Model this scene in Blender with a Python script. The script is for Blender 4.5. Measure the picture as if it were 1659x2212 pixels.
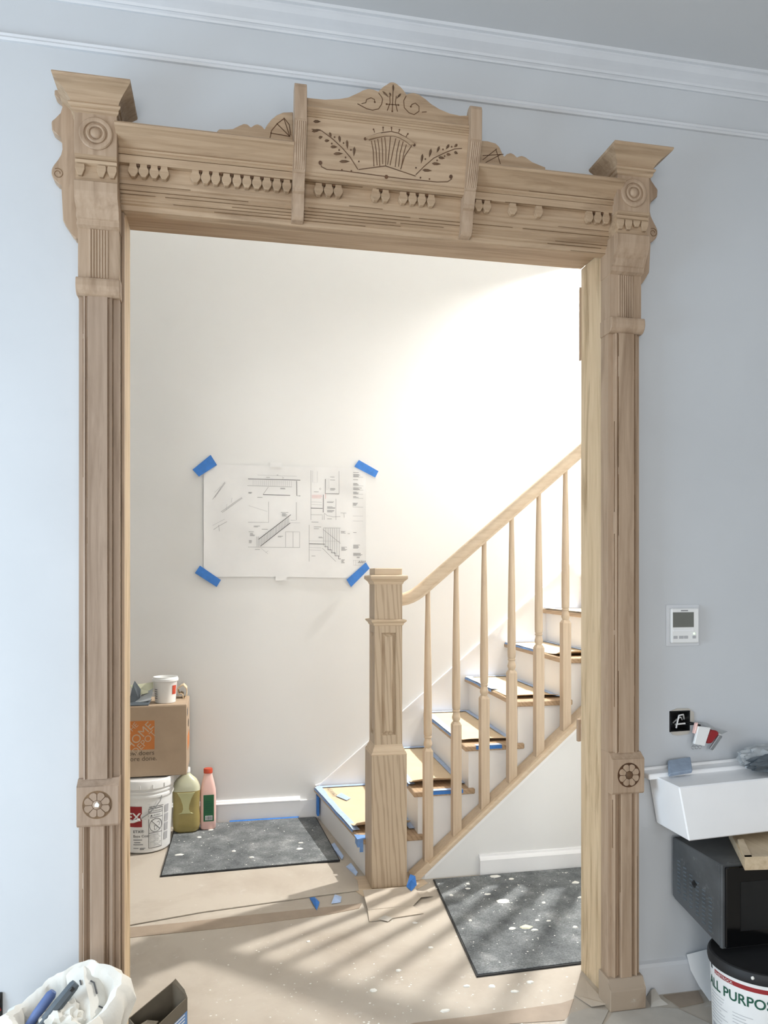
import bpy, bmesh, math, random
from mathutils import Vector, Matrix, noise
for _o in list(bpy.data.objects): bpy.data.objects.remove(_o)
scene = bpy.context.scene
C = scene.collection
PI = math.pi
# ------------------------------------------------------------------ camera, world, lights, exposure
cd = bpy.data.cameras.new('camera'); cam = bpy.data.objects.new('camera', cd); C.objects.link(cam)
cam.location = (0, -2.43, 1.49); cam.rotation_euler = (PI/2, 0, -math.radians(11.6))
cd.sensor_fit = 'HORIZONTAL'; cd.sensor_width = 36; cd.lens = 36*1660/1659; cd.shift_y = 144/1659; cd.clip_start = .05
scene.camera = cam
w = bpy.data.worlds.new('world'); scene.world = w; w.use_nodes = True
w.node_tree.nodes['Background'].inputs[0].default_value = (.75, .85, 1, 1)
w.node_tree.nodes['Background'].inputs[1].default_value = .6
vs = scene.view_settings
vs.view_transform = 'Standard'; vs.look = 'None'; vs.gamma = 1; vs.use_curve_mapping = False; vs.exposure = 0.0
def area(name, loc, rot, sx, sy, power, col):
    l = bpy.data.lights.new(name, 'AREA'); l.shape = 'RECTANGLE'; l.size = sx; l.size_y = sy; l.energy = power; l.color = col
    o = bpy.data.objects.new(name, l); C.objects.link(o); o.location = loc; o.rotation_euler = rot; return o
area('window_daylight', (-2.66, -1.25, 1.15), (0, -PI/2, 0), 1.7, 1.4, 92, (.66, .83, 1))
area('rear_window_daylight', (-.9, -5.56, 1.8), (PI/2, 0, 0), 1.3, 2.0, 92, (1, .99, .97))
area('rear_window_daylight', (1.5, -5.56, 1.8), (PI/2, 0, 0), 1.3, 2.0, 24, (1, .99, .97))
area('hall_fill_light', (.4, .95, 5.93), (0, 0, 0), 2.6, 1.1, 34, (1, .985, .95))  # added soft fill below the closed hall ceiling, no skylight is built

# ------------------------------------------------------------------ materials
MATS = {}
def _new(name):
    m = bpy.data.materials.new(name); m.use_nodes = True
    nt = m.node_tree; b = nt.nodes['Principled BSDF']; MATS[name] = m
    return m, nt, b
def lin(c):
    return tuple((x/12.92 if x <= .04045 else ((x+.055)/1.055)**2.4) for x in c)
def rgb(r, g, b): return lin((r/255, g/255, b/255)) + (1,)
def ramp(nt, stops):
    n = nt.nodes.new('ShaderNodeValToRGB'); e = n.color_ramp.elements
    while len(e) < len(stops): e.new(.5)
    for i, (p, c) in enumerate(stops): e[i].position = p; e[i].color = c
    return n
def coords(nt, scale):
    tc = nt.nodes.new('ShaderNodeTexCoord'); mp = nt.nodes.new('ShaderNodeMapping')
    mp.inputs['Scale'].default_value = scale
    nt.links.new(tc.outputs['Object'], mp.inputs['Vector']); return mp
def ntex(nt, mp, scale, detail=4, rough=.55, dist=0):
    n = nt.nodes.new('ShaderNodeTexNoise'); n.inputs['Scale'].default_value = scale
    n.inputs['Detail'].default_value = detail; n.inputs['Roughness'].default_value = rough; n.inputs['Distortion'].default_value = dist
    nt.links.new(mp.outputs[0], n.inputs['Vector']); return n
def mixc(nt, f, a, b, mode='MIX'):
    n = nt.nodes.new('ShaderNodeMix'); n.data_type = 'RGBA'; n.blend_type = mode
    for sock, v in ((n.inputs[0], f), (n.inputs[6], a), (n.inputs[7], b)):
        if hasattr(v, 'links') or hasattr(v, 'is_output'): nt.links.new(v, sock)
        else: sock.default_value = v
    return n.outputs[2]
def bump(nt, b, h, strength, dist=.002):
    n = nt.nodes.new('ShaderNodeBump'); n.inputs['Strength'].default_value = strength; n.inputs['Distance'].default_value = dist
    nt.links.new(h, n.inputs['Height']); nt.links.new(n.outputs[0], b.inputs['Normal'])
def plain(name, col, rough=.6, var=.06, scale=9, metal=0, bmp=0, bscale=60):
    m, nt, b = _new(name); mp = coords(nt, (1, 1, 1))
    n = ntex(nt, mp, scale, 5)
    dark = tuple(c*(1-var*2.2) for c in col[:3]) + (1,); lite = tuple(min(1, c*(1+var)) for c in col[:3]) + (1,)
    r = ramp(nt, [(.3, dark), (.7, lite)]); nt.links.new(n.outputs[0], r.inputs[0]); nt.links.new(r.outputs[0], b.inputs['Base Color'])
    b.inputs['Roughness'].default_value = rough; b.inputs['Metallic'].default_value = metal
    if bmp: bump(nt, b, ntex(nt, mp, bscale, 3).outputs[0], bmp)
    return m
def wood(name, c_light, c_mid, c_dark, axis='Z', stain=.45, fine=60, rough=.62, bmp=.25):
    """stripped or raw timber: fine grain along one axis plus larger blotches of old finish"""
    m, nt, b = _new(name)
    k = 1.6/fine*2
    sc = {'Z': (1, 1, k), 'X': (k, 1, 1), 'Y': (1, k, 1)}[axis]
    mp = coords(nt, sc); n = ntex(nt, mp, fine, 5, .6, .4)
    r = ramp(nt, [(.30, c_mid), (.62, c_light)]); nt.links.new(n.outputs[0], r.inputs[0])
    sc2 = {'Z': (1, 1, .10), 'X': (.10, 1, 1), 'Y': (1, .10, 1)}[axis]
    mp2 = coords(nt, sc2); n2 = ntex(nt, mp2, 16, 6, .62, .8)
    r2 = ramp(nt, [(.52, (0, 0, 0, 1)), (.72, (1, 1, 1, 1))]); nt.links.new(n2.outputs[0], r2.inputs[0])
    mm = nt.nodes.new('ShaderNodeMath'); mm.operation = 'MULTIPLY'; mm.inputs[1].default_value = stain
    nt.links.new(r2.outputs[0], mm.inputs[0])
    col = mixc(nt, mm.outputs[0], r.outputs[0], c_dark)
    nt.links.new(col, b.inputs['Base Color']); b.inputs['Roughness'].default_value = rough
    bump(nt, b, n.outputs[0], bmp, .0015)
    return m
def oak(name, c_light, c_dark, axis='Z', rough=.5):
    m, nt, b = _new(name)
    sc = {'Z': (1, 1, .07), 'X': (.07, 1, 1), 'Y': (1, .07, 1)}[axis]
    mp = coords(nt, sc)
    wv = nt.nodes.new('ShaderNodeTexWave'); wv.inputs['Scale'].default_value = 26; wv.inputs['Distortion'].default_value = 7
    wv.inputs['Detail'].default_value = 3; wv.inputs['Detail Scale'].default_value = .9; wv.bands_direction = 'DIAGONAL'
    nt.links.new(mp.outputs[0], wv.inputs['Vector'])
    n = ntex(nt, mp, 130, 4, .6)
    mx = nt.nodes.new('ShaderNodeMath'); mx.operation = 'MULTIPLY_ADD'; mx.inputs[1].default_value = .55
    nt.links.new(n.outputs[0], mx.inputs[0]); nt.links.new(wv.outputs['Fac'], mx.inputs[2])
    r = ramp(nt, [(.25, c_dark), (.75, c_light), (1.0, c_light)]); nt.links.new(mx.outputs[0], r.inputs[0])
    nt.links.new(r.outputs[0], b.inputs['Base Color']); b.inputs['Roughness'].default_value = rough
    bump(nt, b, n.outputs[0], .12, .001)
    return m
def mat_felt(name):
    m, nt, b = _new(name); mp = coords(nt, (1, 1, 1))
    n = ntex(nt, mp, 7, 6, .65); n2 = ntex(nt, mp, 160, 2, .6)
    r = ramp(nt, [(.34, rgb(90, 94, 96)), (.54, rgb(122, 126, 127)), (.76, rgb(170, 172, 171))]); nt.links.new(n.outputs[0], r.inputs[0])
    r2 = ramp(nt, [(.35, (.62, .62, .62, 1)), (.75, (1.25, 1.25, 1.25, 1))]); nt.links.new(n2.outputs[0], r2.inputs[0])
    c = mixc(nt, 1.0, r.outputs[0], r2.outputs[0], 'MULTIPLY')
    n3 = ntex(nt, mp, 75, 2, .5); r3 = ramp(nt, [(.73, (0, 0, 0, 1)), (.77, (1, 1, 1, 1))]); nt.links.new(n3.outputs[0], r3.inputs[0])
    c = mixc(nt, r3.outputs[0], c, rgb(190, 192, 190))
    nt.links.new(c, b.inputs['Base Color']); b.inputs['Roughness'].default_value = .85
    bump(nt, b, n2.outputs[0], .5, .003)
    return m
def mat_floor(name, base, dirt, pale):
    m, nt, b = _new(name); mp = coords(nt, (1, 1, 1))
    n = ntex(nt, mp, 2.3, 7, .6, .4); r = ramp(nt, [(.32, dirt), (.52, base), (.75, base)]); nt.links.new(n.outputs[0], r.inputs[0])
    n2 = ntex(nt, mp, 19, 5, .7); r2 = ramp(nt, [(.62, (0, 0, 0, 1)), (.72, (.55, .55, .55, 1))]); nt.links.new(n2.outputs[0], r2.inputs[0])
    c = mixc(nt, r2.outputs[0], r.outputs[0], pale)
    nt.links.new(c, b.inputs['Base Color']); b.inputs['Roughness'].default_value = .6
    bump(nt, b, n2.outputs[0], .12, .002)
    return m
M_WALL = plain('wall_paint', rgb(200, 203, 206), .75, .018, 2.2, 0, .05, 90)
M_HALL = plain('hall_paint', rgb(230, 230, 228), .75, .008, 2.0)
M_CEIL = plain('ceiling_paint', rgb(203, 204, 205), .85, .012, 2.5)
M_TRIM = plain('white_trim_paint', rgb(240, 240, 240), .4, .01, 6)
M_TRIMW = plain('wall_trim_paint', rgb(212, 214, 217), .45, .02, 7)
M_FLOOR = mat_floor('floor_protection_paper', rgb(188, 178, 164), rgb(172, 160, 145), rgb(212, 208, 202))
M_PAPER = plain('kraft_paper', rgb(190, 178, 162), .7, .05, 8, 0, .1, 40)
M_SEAM = plain('seam_tape_paper', rgb(160, 143, 125), .55, .05, 12)
M_PAPERG = plain('dusty_paper', rgb(190, 184, 174), .75, .08, 7, 0, .15, 30)
M_FELT = mat_felt('grey_felt')
M_RUB = plain('black_rubber', rgb(30, 31, 33), .6, .1, 20)
PL, PM, PD = rgb(176, 152, 128), rgb(160, 135, 110), rgb(112, 86, 62)
M_GROOVE = plain('brown_groove_stain', rgb(122, 95, 67), .6, .15, 40)
M_PINEZ = wood('stripped_pine_vertical', PL, PM, PD, 'Z', .55)
M_PINEL = wood('grey_stripped_pine', rgb(164, 142, 122), rgb(148, 126, 106), rgb(108, 84, 62), 'Z', .5)
M_PINEX = wood('stripped_pine_horizontal', rgb(181, 156, 128), rgb(160, 134, 106), rgb(108, 82, 55), 'X', .62, 70)
M_JAMB = wood('worn_jamb_pine', rgb(214, 190, 156), rgb(196, 170, 134), rgb(136, 108, 70), 'Z', .85, 40)
M_PLINTH = mat_floor('chalky_worn_pine', rgb(166, 148, 128), rgb(126, 104, 82), rgb(204, 198, 190))
M_STAIN = plain('old_brown_stain', rgb(88, 56, 28), .6, .15, 30)
M_DARKW = plain('bare_split_timber', rgb(96, 70, 46), .7, .2, 30)
M_OAK = oak('raw_oak_upright', rgb(193, 174, 149), rgb(172, 151, 126), 'Z')
M_OAKB = wood('oak_turned', rgb(206, 186, 160), rgb(190, 168, 142), rgb(176, 152, 126), 'Z', .2, 70, .5, .1)
M_OAKX = wood('raw_oak_along', rgb(212, 192, 165), rgb(198, 176, 148), rgb(180, 156, 130), 'X', .25, 60, .5, .1)
M_OAKY = oak('oak_tread', rgb(184, 158, 128), rgb(168, 142, 113), 'Y')
M_CARD = plain('tread_cardboard', rgb(222, 200, 168), .7, .04, 7)
M_BOXC = plain('carton_cardboard', rgb(176, 154, 130), .7, .03, 10)
M_BOXL = plain('bare_cardboard_print', rgb(196, 174, 148), .7, .03, 10)
M_TAPE = plain('blue_painters_tape', rgb(58, 126, 208), .55, .08, 30)
M_TAPEP = plain('pale_blue_tape', rgb(178, 200, 234), .55, .06, 30)
M_TAPEM = plain('mid_blue_tape', rgb(118, 160, 218), .55, .1, 30)
M_WHITE = plain('white_plastic', rgb(236, 236, 234), .35, .02, 8)
M_SINK = plain('white_enamel', rgb(246, 246, 246), .3, .015, 5)
M_SHEET = plain('drawing_paper', rgb(233, 233, 232), .7, .02, 5, 0, .12, 9)
M_INK = plain('grey_ink', rgb(120, 120, 122), .7, 0, 5)
M_INKD = plain('dark_ink', rgb(74, 74, 76), .7, 0, 5)
M_INKL = plain('faint_ink', rgb(178, 178, 180), .7, 0, 5)
M_INKR = plain('red_ink', rgb(214, 120, 120), .7, 0, 5)
M_BLACK = plain('black_plastic', rgb(22, 23, 24), .4, .1, 12)
M_MWSIDE = mat_floor('dusty_black_metal', rgb(84, 86, 87), rgb(60, 62, 63), rgb(128, 129, 129))
M_MWDOOR = plain('black_glass', rgb(10, 10, 11), .12, 0, 5)
M_METAL = plain('galvanised_metal', rgb(170, 172, 172), .4, .05, 20, .7)
M_ORANGE = plain('orange_print', rgb(200, 122, 62), .7, .03, 20)
M_BROWNINK = plain('brown_print', rgb(92, 76, 60), .7, 0, 5)
M_RED = plain('red_print', rgb(150, 34, 38), .6, .03, 20)
M_GREEN = plain('green_print', rgb(42, 104, 66), .6, .03, 20)
M_DKGREEN = plain('dark_green_print', rgb(26, 84, 66), .6, 0, 5)
M_PINK = plain('pink_plastic', rgb(242, 200, 190), .35, .03, 8)
M_CAPR = plain('red_cap', rgb(196, 74, 46), .4, .05, 12)
M_OLIVE = plain('yellow_green_liquid', rgb(164, 148, 92), .22, .05, 6)
M_JUGTOP = plain('cloudy_jug_plastic', rgb(206, 206, 178), .25, .02, 6)
M_JUGGRIP = plain('jug_grip_plastic', rgb(196, 194, 146), .25, .02, 6)
M_CHIP = plain('plaster_chip', rgb(240, 238, 230), .8, .02, 10)
M_CHIPC = plain('cream_chip', rgb(222, 218, 192), .8, .03, 10)
M_CLOTH = plain('canvas_cloth', rgb(222, 218, 208), .85, .05, 9, 0, .25, 120)
M_DUSTGREY = plain('dusty_grey_plastic', rgb(86, 94, 100), .6, .1, 20)
M_BLUEH = plain('slate_blue_plastic', rgb(84, 104, 150), .55, .08, 20)
M_SPONGE = plain('blue_grey_foam', rgb(150, 164, 182), .9, .06, 40, 0, .5, 70)
M_BAGP = plain('clear_grey_plastic_bag', rgb(168, 172, 174), .3, .12, 14)
M_SCREEN = plain('grey_lcd', rgb(112, 113, 106), .3, .03, 10)
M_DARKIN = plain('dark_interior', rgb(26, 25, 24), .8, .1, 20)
M_FLAPIN = plain('dark_carton', rgb(110, 101, 86), .7, .08, 14)
M_BLUEPR = plain('blue_print', rgb(112, 150, 200), .6, .03, 12)
M_PLY = wood('pale_board', rgb(206, 186, 156), rgb(186, 164, 132), rgb(150, 126, 96), 'Y', .2)
M_SKY = None
def emis(name, col, s):
    m, nt, b = _new(name); b.inputs['Base Color'].default_value = (1, 1, 1, 1)
    b.inputs['Emission Color'].default_value = col; b.inputs['Emission Strength'].default_value = s; return m
M_GLOBE = emis('lit_globe', (1, .98, .945, 1), 10200)
M_CONE = plain('added_cone_grey', rgb(150, 150, 148), .5, .02, 8)
M_LED = emis('green_led', (.40, 1, .25, 1), 1.1)

# ------------------------------------------------------------------ geometry helpers (all in world metres)
def NB(): return bmesh.new()
def _bev(bm, verts, bev, seg=1):
    es = {e for v in verts for e in v.link_edges}
    bmesh.ops.bevel(bm, geom=list(es), offset=bev, segments=seg, affect='EDGES', profile=.5)
def box(bm, x0, x1, y0, y1, z0, z1, bev=0, rot=None, piv=None):
    vs = [bm.verts.new((x, y, z)) for z in (z0, z1) for y in (y0, y1) for x in (x0, x1)]
    for f in ((0, 2, 3, 1), (4, 5, 7, 6), (0, 1, 5, 4), (2, 6, 7, 3), (0, 4, 6, 2), (1, 3, 7, 5)): bm.faces.new([vs[i] for i in f])
    if rot is not None:
        p = Vector(piv) if piv else Vector(((x0+x1)/2, (y0+y1)/2, (z0+z1)/2))
        bmesh.ops.rotate(bm, verts=vs, cent=p, matrix=rot)
    if bev: _bev(bm, vs, bev)
    return bm
def prism(bm, a, b, bev=0):
    """a, b: matching rings of 3D points"""
    va = [bm.verts.new(p) for p in a]; vb = [bm.verts.new(p) for p in b]; n = len(a)
    bm.faces.new(va); bm.faces.new(vb[::-1])
    for i in range(n): bm.faces.new((va[i], vb[i], vb[(i+1) % n], va[(i+1) % n]))
    if bev: _bev(bm, va+vb, bev)
    return bm
def prX(bm, pts, x0, x1, bev=0): return prism(bm, [(x0, y, z) for y, z in pts], [(x1, y, z) for y, z in pts], bev)
def prY(bm, pts, y0, y1, bev=0): return prism(bm, [(x, y0, z) for x, z in pts], [(x, y1, z) for x, z in pts], bev)
def prZ(bm, pts, z0, z1, bev=0): return prism(bm, [(x, y, z0) for x, y in pts], [(x, y, z1) for x, y in pts], bev)
def loft(bm, rings, cap=True, closed=True):
    R = [[bm.verts.new(p) for p in r] for r in rings]; n = len(R[0])
    for a, b in zip(R, R[1:]):
        for i in range(n if closed else n-1): bm.faces.new((a[i], a[(i+1) % n], b[(i+1) % n], b[i]))
    if cap: bm.faces.new(R[0][::-1]); bm.faces.new(R[-1])
    return bm
def lathe(bm, prof, c, axis='Z', n=24, cap=True):
    rings = []
    for r, h in prof:
        ring = []
        for i in range(n):
            t = 2*PI*i/n; a, b = r*math.cos(t), r*math.sin(t)
            ring.append((c[0]+a, c[1]+b, c[2]+h) if axis == 'Z' else ((c[0]+a, c[1]+h, c[2]+b) if axis == 'Y' else (c[0]+h, c[1]+a, c[2]+b)))
        rings.append(ring)
    return loft(bm, rings, cap)
def tube(bm, path, r, n=6, cap=True):
    P = [Vector(p) for p in path]; rings = []
    for i, p in enumerate(P):
        d = (P[min(i+1, len(P)-1)]-P[max(i-1, 0)]).normalized()
        u = d.cross(Vector((0, 0, 1)));
        if u.length < 1e-3: u = d.cross(Vector((0, 1, 0)))
        u.normalize(); v = d.cross(u).normalized(); rr = r[i] if isinstance(r, (list, tuple)) else r
        rings.append([tuple(p+u*rr*math.cos(2*PI*k/n)+v*rr*math.sin(2*PI*k/n)) for k in range(n)])
    return loft(bm, rings, cap)
def rrect(cx, cy, hw, hd, rad, z, n=4):
    pts = []
    for k, (sx, sy) in enumerate(((1, 1), (-1, 1), (-1, -1), (1, -1))):
        for i in range(n+1):
            t = PI/2*k + PI/2*i/n
            pts.append((cx+sx*(hw-rad)+rad*math.cos(t), cy+sy*(hd-rad)+rad*math.sin(t), z))
    return pts
def strip(bm, pts, w, dep, plane='Y', lift=.0):
    """flat ribbon along a polyline lying in the plane y = f(z) (dep is a function of z) with a small thickness"""
    f = dep if callable(dep) else (lambda z: dep)
    n = len(pts); L, Rr = [], []
    for i, (x, z) in enumerate(pts):
        x0, z0 = pts[max(i-1, 0)]; x1, z1 = pts[min(i+1, n-1)]
        d = math.hypot(x1-x0, z1-z0) or 1; nx, nz = -(z1-z0)/d, (x1-x0)/d
        ww = w[i] if isinstance(w, (list, tuple)) else w
        L.append((x+nx*ww/2, z+nz*ww/2)); Rr.append((x-nx*ww/2, z-nz*ww/2))
    poly = L+Rr[::-1]
    for i in range(n-1):
        q = [L[i], L[i+1], Rr[i+1], Rr[i]]
        vs = [bm.verts.new((x, f(z)-lift, z)) for x, z in q]; bm.faces.new(vs)
    return bm
def disc(bm, x, z, r, dep, lift, n=10):
    f = dep if callable(dep) else (lambda z: dep)
    bm.faces.new([bm.verts.new((x+r*math.cos(2*PI*i/n), f(z+r*math.sin(2*PI*i/n))-lift, z+r*math.sin(2*PI*i/n))) for i in range(n)])
def blob(bm, c, rad, amp, freq, seed, sub=4, flat=None, ridged=True):
    g = bmesh.ops.create_icosphere(bm, subdivisions=sub, radius=1)
    off = Vector((seed*3.1, seed*1.7, seed*.9))
    for v in g['verts']:
        d = v.co.normalized(); q = d*freq+off
        h = (1-abs(noise.noise(q))*2.2)*.6 + noise.noise(q*2.3)*.4 if ridged else noise.noise(q)
        k = 1+amp*h; p = Vector((d.x*rad[0]*k, d.y*rad[1]*k, d.z*rad[2]*k))+Vector(c)
        if flat is not None and p.z < flat: p.z = flat
        v.co = p
    return bm
ORG = {}
def wloc(o):
    return ORG.get(o.name, Vector((0, 0, 0)))
def obj(name, bm, mat, parent=None, smooth=None, tag=None):
    me = bpy.data.meshes.new(name); bmesh.ops.recalc_face_normals(bm, faces=bm.faces[:])
    if parent is not None:
        bmesh.ops.translate(bm, verts=bm.verts[:], vec=-wloc(parent))
    bm.to_mesh(me); bm.free(); me.materials.append(mat)
    if smooth is not None:
        for p in me.polygons: p.use_smooth = True
        me.set_sharp_from_angle(angle=math.radians(smooth))
    o = bpy.data.objects.new(name, me); C.objects.link(o)
    if parent is not None: o.parent = parent; ORG[o.name] = wloc(parent)
    if tag: o['label'] = tag
    return o
def thing(name, label, cat, loc, group=None):
    o = bpy.data.objects.new(name, None); C.objects.link(o); o.location = loc; o.empty_display_size = .1
    o['label'] = label; o['category'] = cat; ORG[o.name] = Vector(loc)
    if group: o['group'] = group
    return o
def single(name, bm, mat, label, cat, loc, group=None, smooth=None):
    """a thing that is one mesh, its origin at loc"""
    bmesh.ops.translate(bm, verts=bm.verts[:], vec=-Vector(loc))
    o = obj(name, bm, mat, None, smooth); o.location = loc; ORG[o.name] = Vector(loc)
    o['label'] = label; o['category'] = cat
    if group: o['group'] = group
    return o
def struct(name, bm, mat, parent=None, smooth=None):
    o = obj(name, bm, mat, parent, smooth)
    if parent is None: o['kind'] = 'structure'
    return o
def text(body, size, mapf, name, mat, parent, align='LEFT', sx=1.0, depth=0, bold=0, shear=0):
    cu = bpy.data.curves.new('t', 'FONT'); cu.body = body; cu.size = size; cu.align_x = align; cu.resolution_u = 3; cu.offset = bold; cu.shear = shear
    t = bpy.data.objects.new('t', cu); C.objects.link(t); bpy.context.view_layer.update()
    me = bpy.data.meshes.new_from_object(t.evaluated_get(bpy.context.evaluated_depsgraph_get()))
    bm = NB(); bm.from_mesh(me); bpy.data.objects.remove(t); bpy.data.curves.remove(cu); bpy.data.meshes.remove(me)
    for v in bm.verts: v.co = Vector(mapf(v.co.x*sx, v.co.y))
    return obj(name, bm, mat, parent)

# ------------------------------------------------------------------ setting
YW = .085          # room-side face of the wall that holds the opening
YB = .285          # its hall-side face
YF = 2.37          # far wall of the hall
XL, XR = -.318, 1.323   # jamb faces
ZH = 2.668         # head of the opening
ZC = 3.325         # room ceiling
bm = NB(); box(bm, -2.7, 4.2, -5.6, YF+.1, -.1, 0); floor = struct('floor', bm, M_FLOOR)
bm = NB(); box(bm, -2.7, 4.2, -5.6, YW, ZC, ZC+.1); struct('ceiling', bm, M_CEIL)
bm = NB()          # front wall built round the doorway and round the small hole of the open wall box
ox0, ox1, oz0, oz1 = 1.57, 1.652, .935, 1.011
YM = YB-.03
box(bm, -2.7, XL-.02, YW, YM, 0, 6); box(bm, XL-.02, XR+.02, YW, YM, ZH+.02, 6)
box(bm, XR+.02, ox0, YW, YM, 0, 6); box(bm, ox1, 4.2, YW, YM, 0, 6)
box(bm, ox0, ox1, YW, YM, 0, oz0); box(bm, ox0, ox1, YW, YM, oz1, 6); box(bm, ox0, ox1, YW+.07, YM, oz0, oz1)
wf = struct('wall_front', bm, M_WALL)
bm = NB(); box(bm, -2.7, XL-.02, YM, YB, 0, 6); box(bm, XL-.02, XR+.02, YM, YB, ZH+.02, 6); box(bm, XR+.02, 4.2, YM, YB, 0, 6); struct('wall_hall', bm, M_HALL)
bm = NB(); box(bm, -2.7, 4.2, YF, YF+.1, 0, 6); struct('wall_far', bm, M_HALL)
bm = NB(); box(bm, 4.2, 4.3, -5.6, YF+.1, 0, 6); struct('wall_right', bm, M_WALL)
bm = NB()          # left wall with a tall window
box(bm, -2.8, -2.7, -5.6, -2.0, 0, ZC); box(bm, -2.8, -2.7, -.5, YW, 0, ZC); box(bm, -2.8, -2.7, -2.0, -.5, 0, .25); box(bm, -2.8, -2.7, -2.0, -.5, 2.05, ZC)
box(bm, -2.8, -2.7, YB, YF+.1, 0, 6)
struct('wall_left', bm, M_WALL)
bm = NB()
for a, b in ((-2.0, -1.95), (-.55, -.5)): box(bm, -2.74, -2.69, a, b, .25, 2.05)
for a, b in ((.25, .30), (1.12, 1.17), (2.0, 2.05)): box(bm, -2.74, -2.69, -2.0, -.5, a, b)
struct('window_1', bm, M_TRIMW)
bm = NB()          # rear wall with two windows
box(bm, -2.7, -1.6, -5.7, -5.6, 0, ZC); box(bm, -.2, .8, -5.7, -5.6, 0, ZC); box(bm, 2.2, 4.2, -5.7, -5.6, 0, ZC)
for a, b in ((-1.6, -.2), (.8, 2.2)): box(bm, a, b, -5.7, -5.6, 0, .75); box(bm, a, b, -5.7, -5.6, 2.85, ZC)
struct('wall_rear', bm, M_WALL)
for i, (a, b) in enumerate(((-1.6, -.2), (.8, 2.2))):
    bm = NB(); box(bm, a, a+.05, -5.66, -5.61, .75, 2.85); box(bm, b-.05, b, -5.66, -5.61, .75, 2.85)
    for z in (.75, 1.78, 2.8): box(bm, a, b, -5.66, -5.61, z, z+.05)
    struct('window_%d' % (i+2), bm, M_TRIMW)
bm = NB(); box(bm, -2.8, 4.3, YB-.1, YF+.1, 6, 6.1); struct('ceiling_hall', bm, M_HALL)
# crown moulding and picture rail on the room side
cr = [(YW, 3.262), (.078, 3.262), (.076, 3.268), (.070, 3.272), (.066, 3.272), (.062, 3.279), (.050, 3.287), (.034, 3.296), (.024, 3.306), (.020, 3.309), (.020, 3.314), (.010, 3.316), (.008, ZC), (YW, ZC)]
bm = NB(); prX(bm, cr, -2.7, 4.2); struct('trim_1', bm, M_TRIMW)
pr = [(YW, 3.119), (.075, 3.119), (.071, 3.125), (.074, 3.131), (.072, 3.138), (.076, 3.143), (YW, 3.147)]
bm = NB(); prX(bm, pr, -2.7, 4.2); struct('trim_2', bm, M_TRIMW)
bm = NB(); prX(bm, [(YW, 0), (.068, 0), (.068, .100), (.072, .112), (YW, .118)], 1.43, 4.2); struct('baseboard_right', bm, M_TRIMW)
bm = NB(); prX(bm, [(YW, 0), (.068, 0), (.068, .100), (.072, .112), (YW, .118)], -2.7, -.45); struct('baseboard_left', bm, M_TRIMW)
bb = [(YF, 0), (2.348, 0), (2.348, .108), (2.342, .112), (2.342, .118), (2.350, .124), (2.356, .133), (YF, .136)]
bm = NB(); prX(bm, bb, -2.7, .45); box(bm, .45, .545, 2.352, YF, 0, .112); struct('baseboard_far', bm, M_TRIM)

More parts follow.
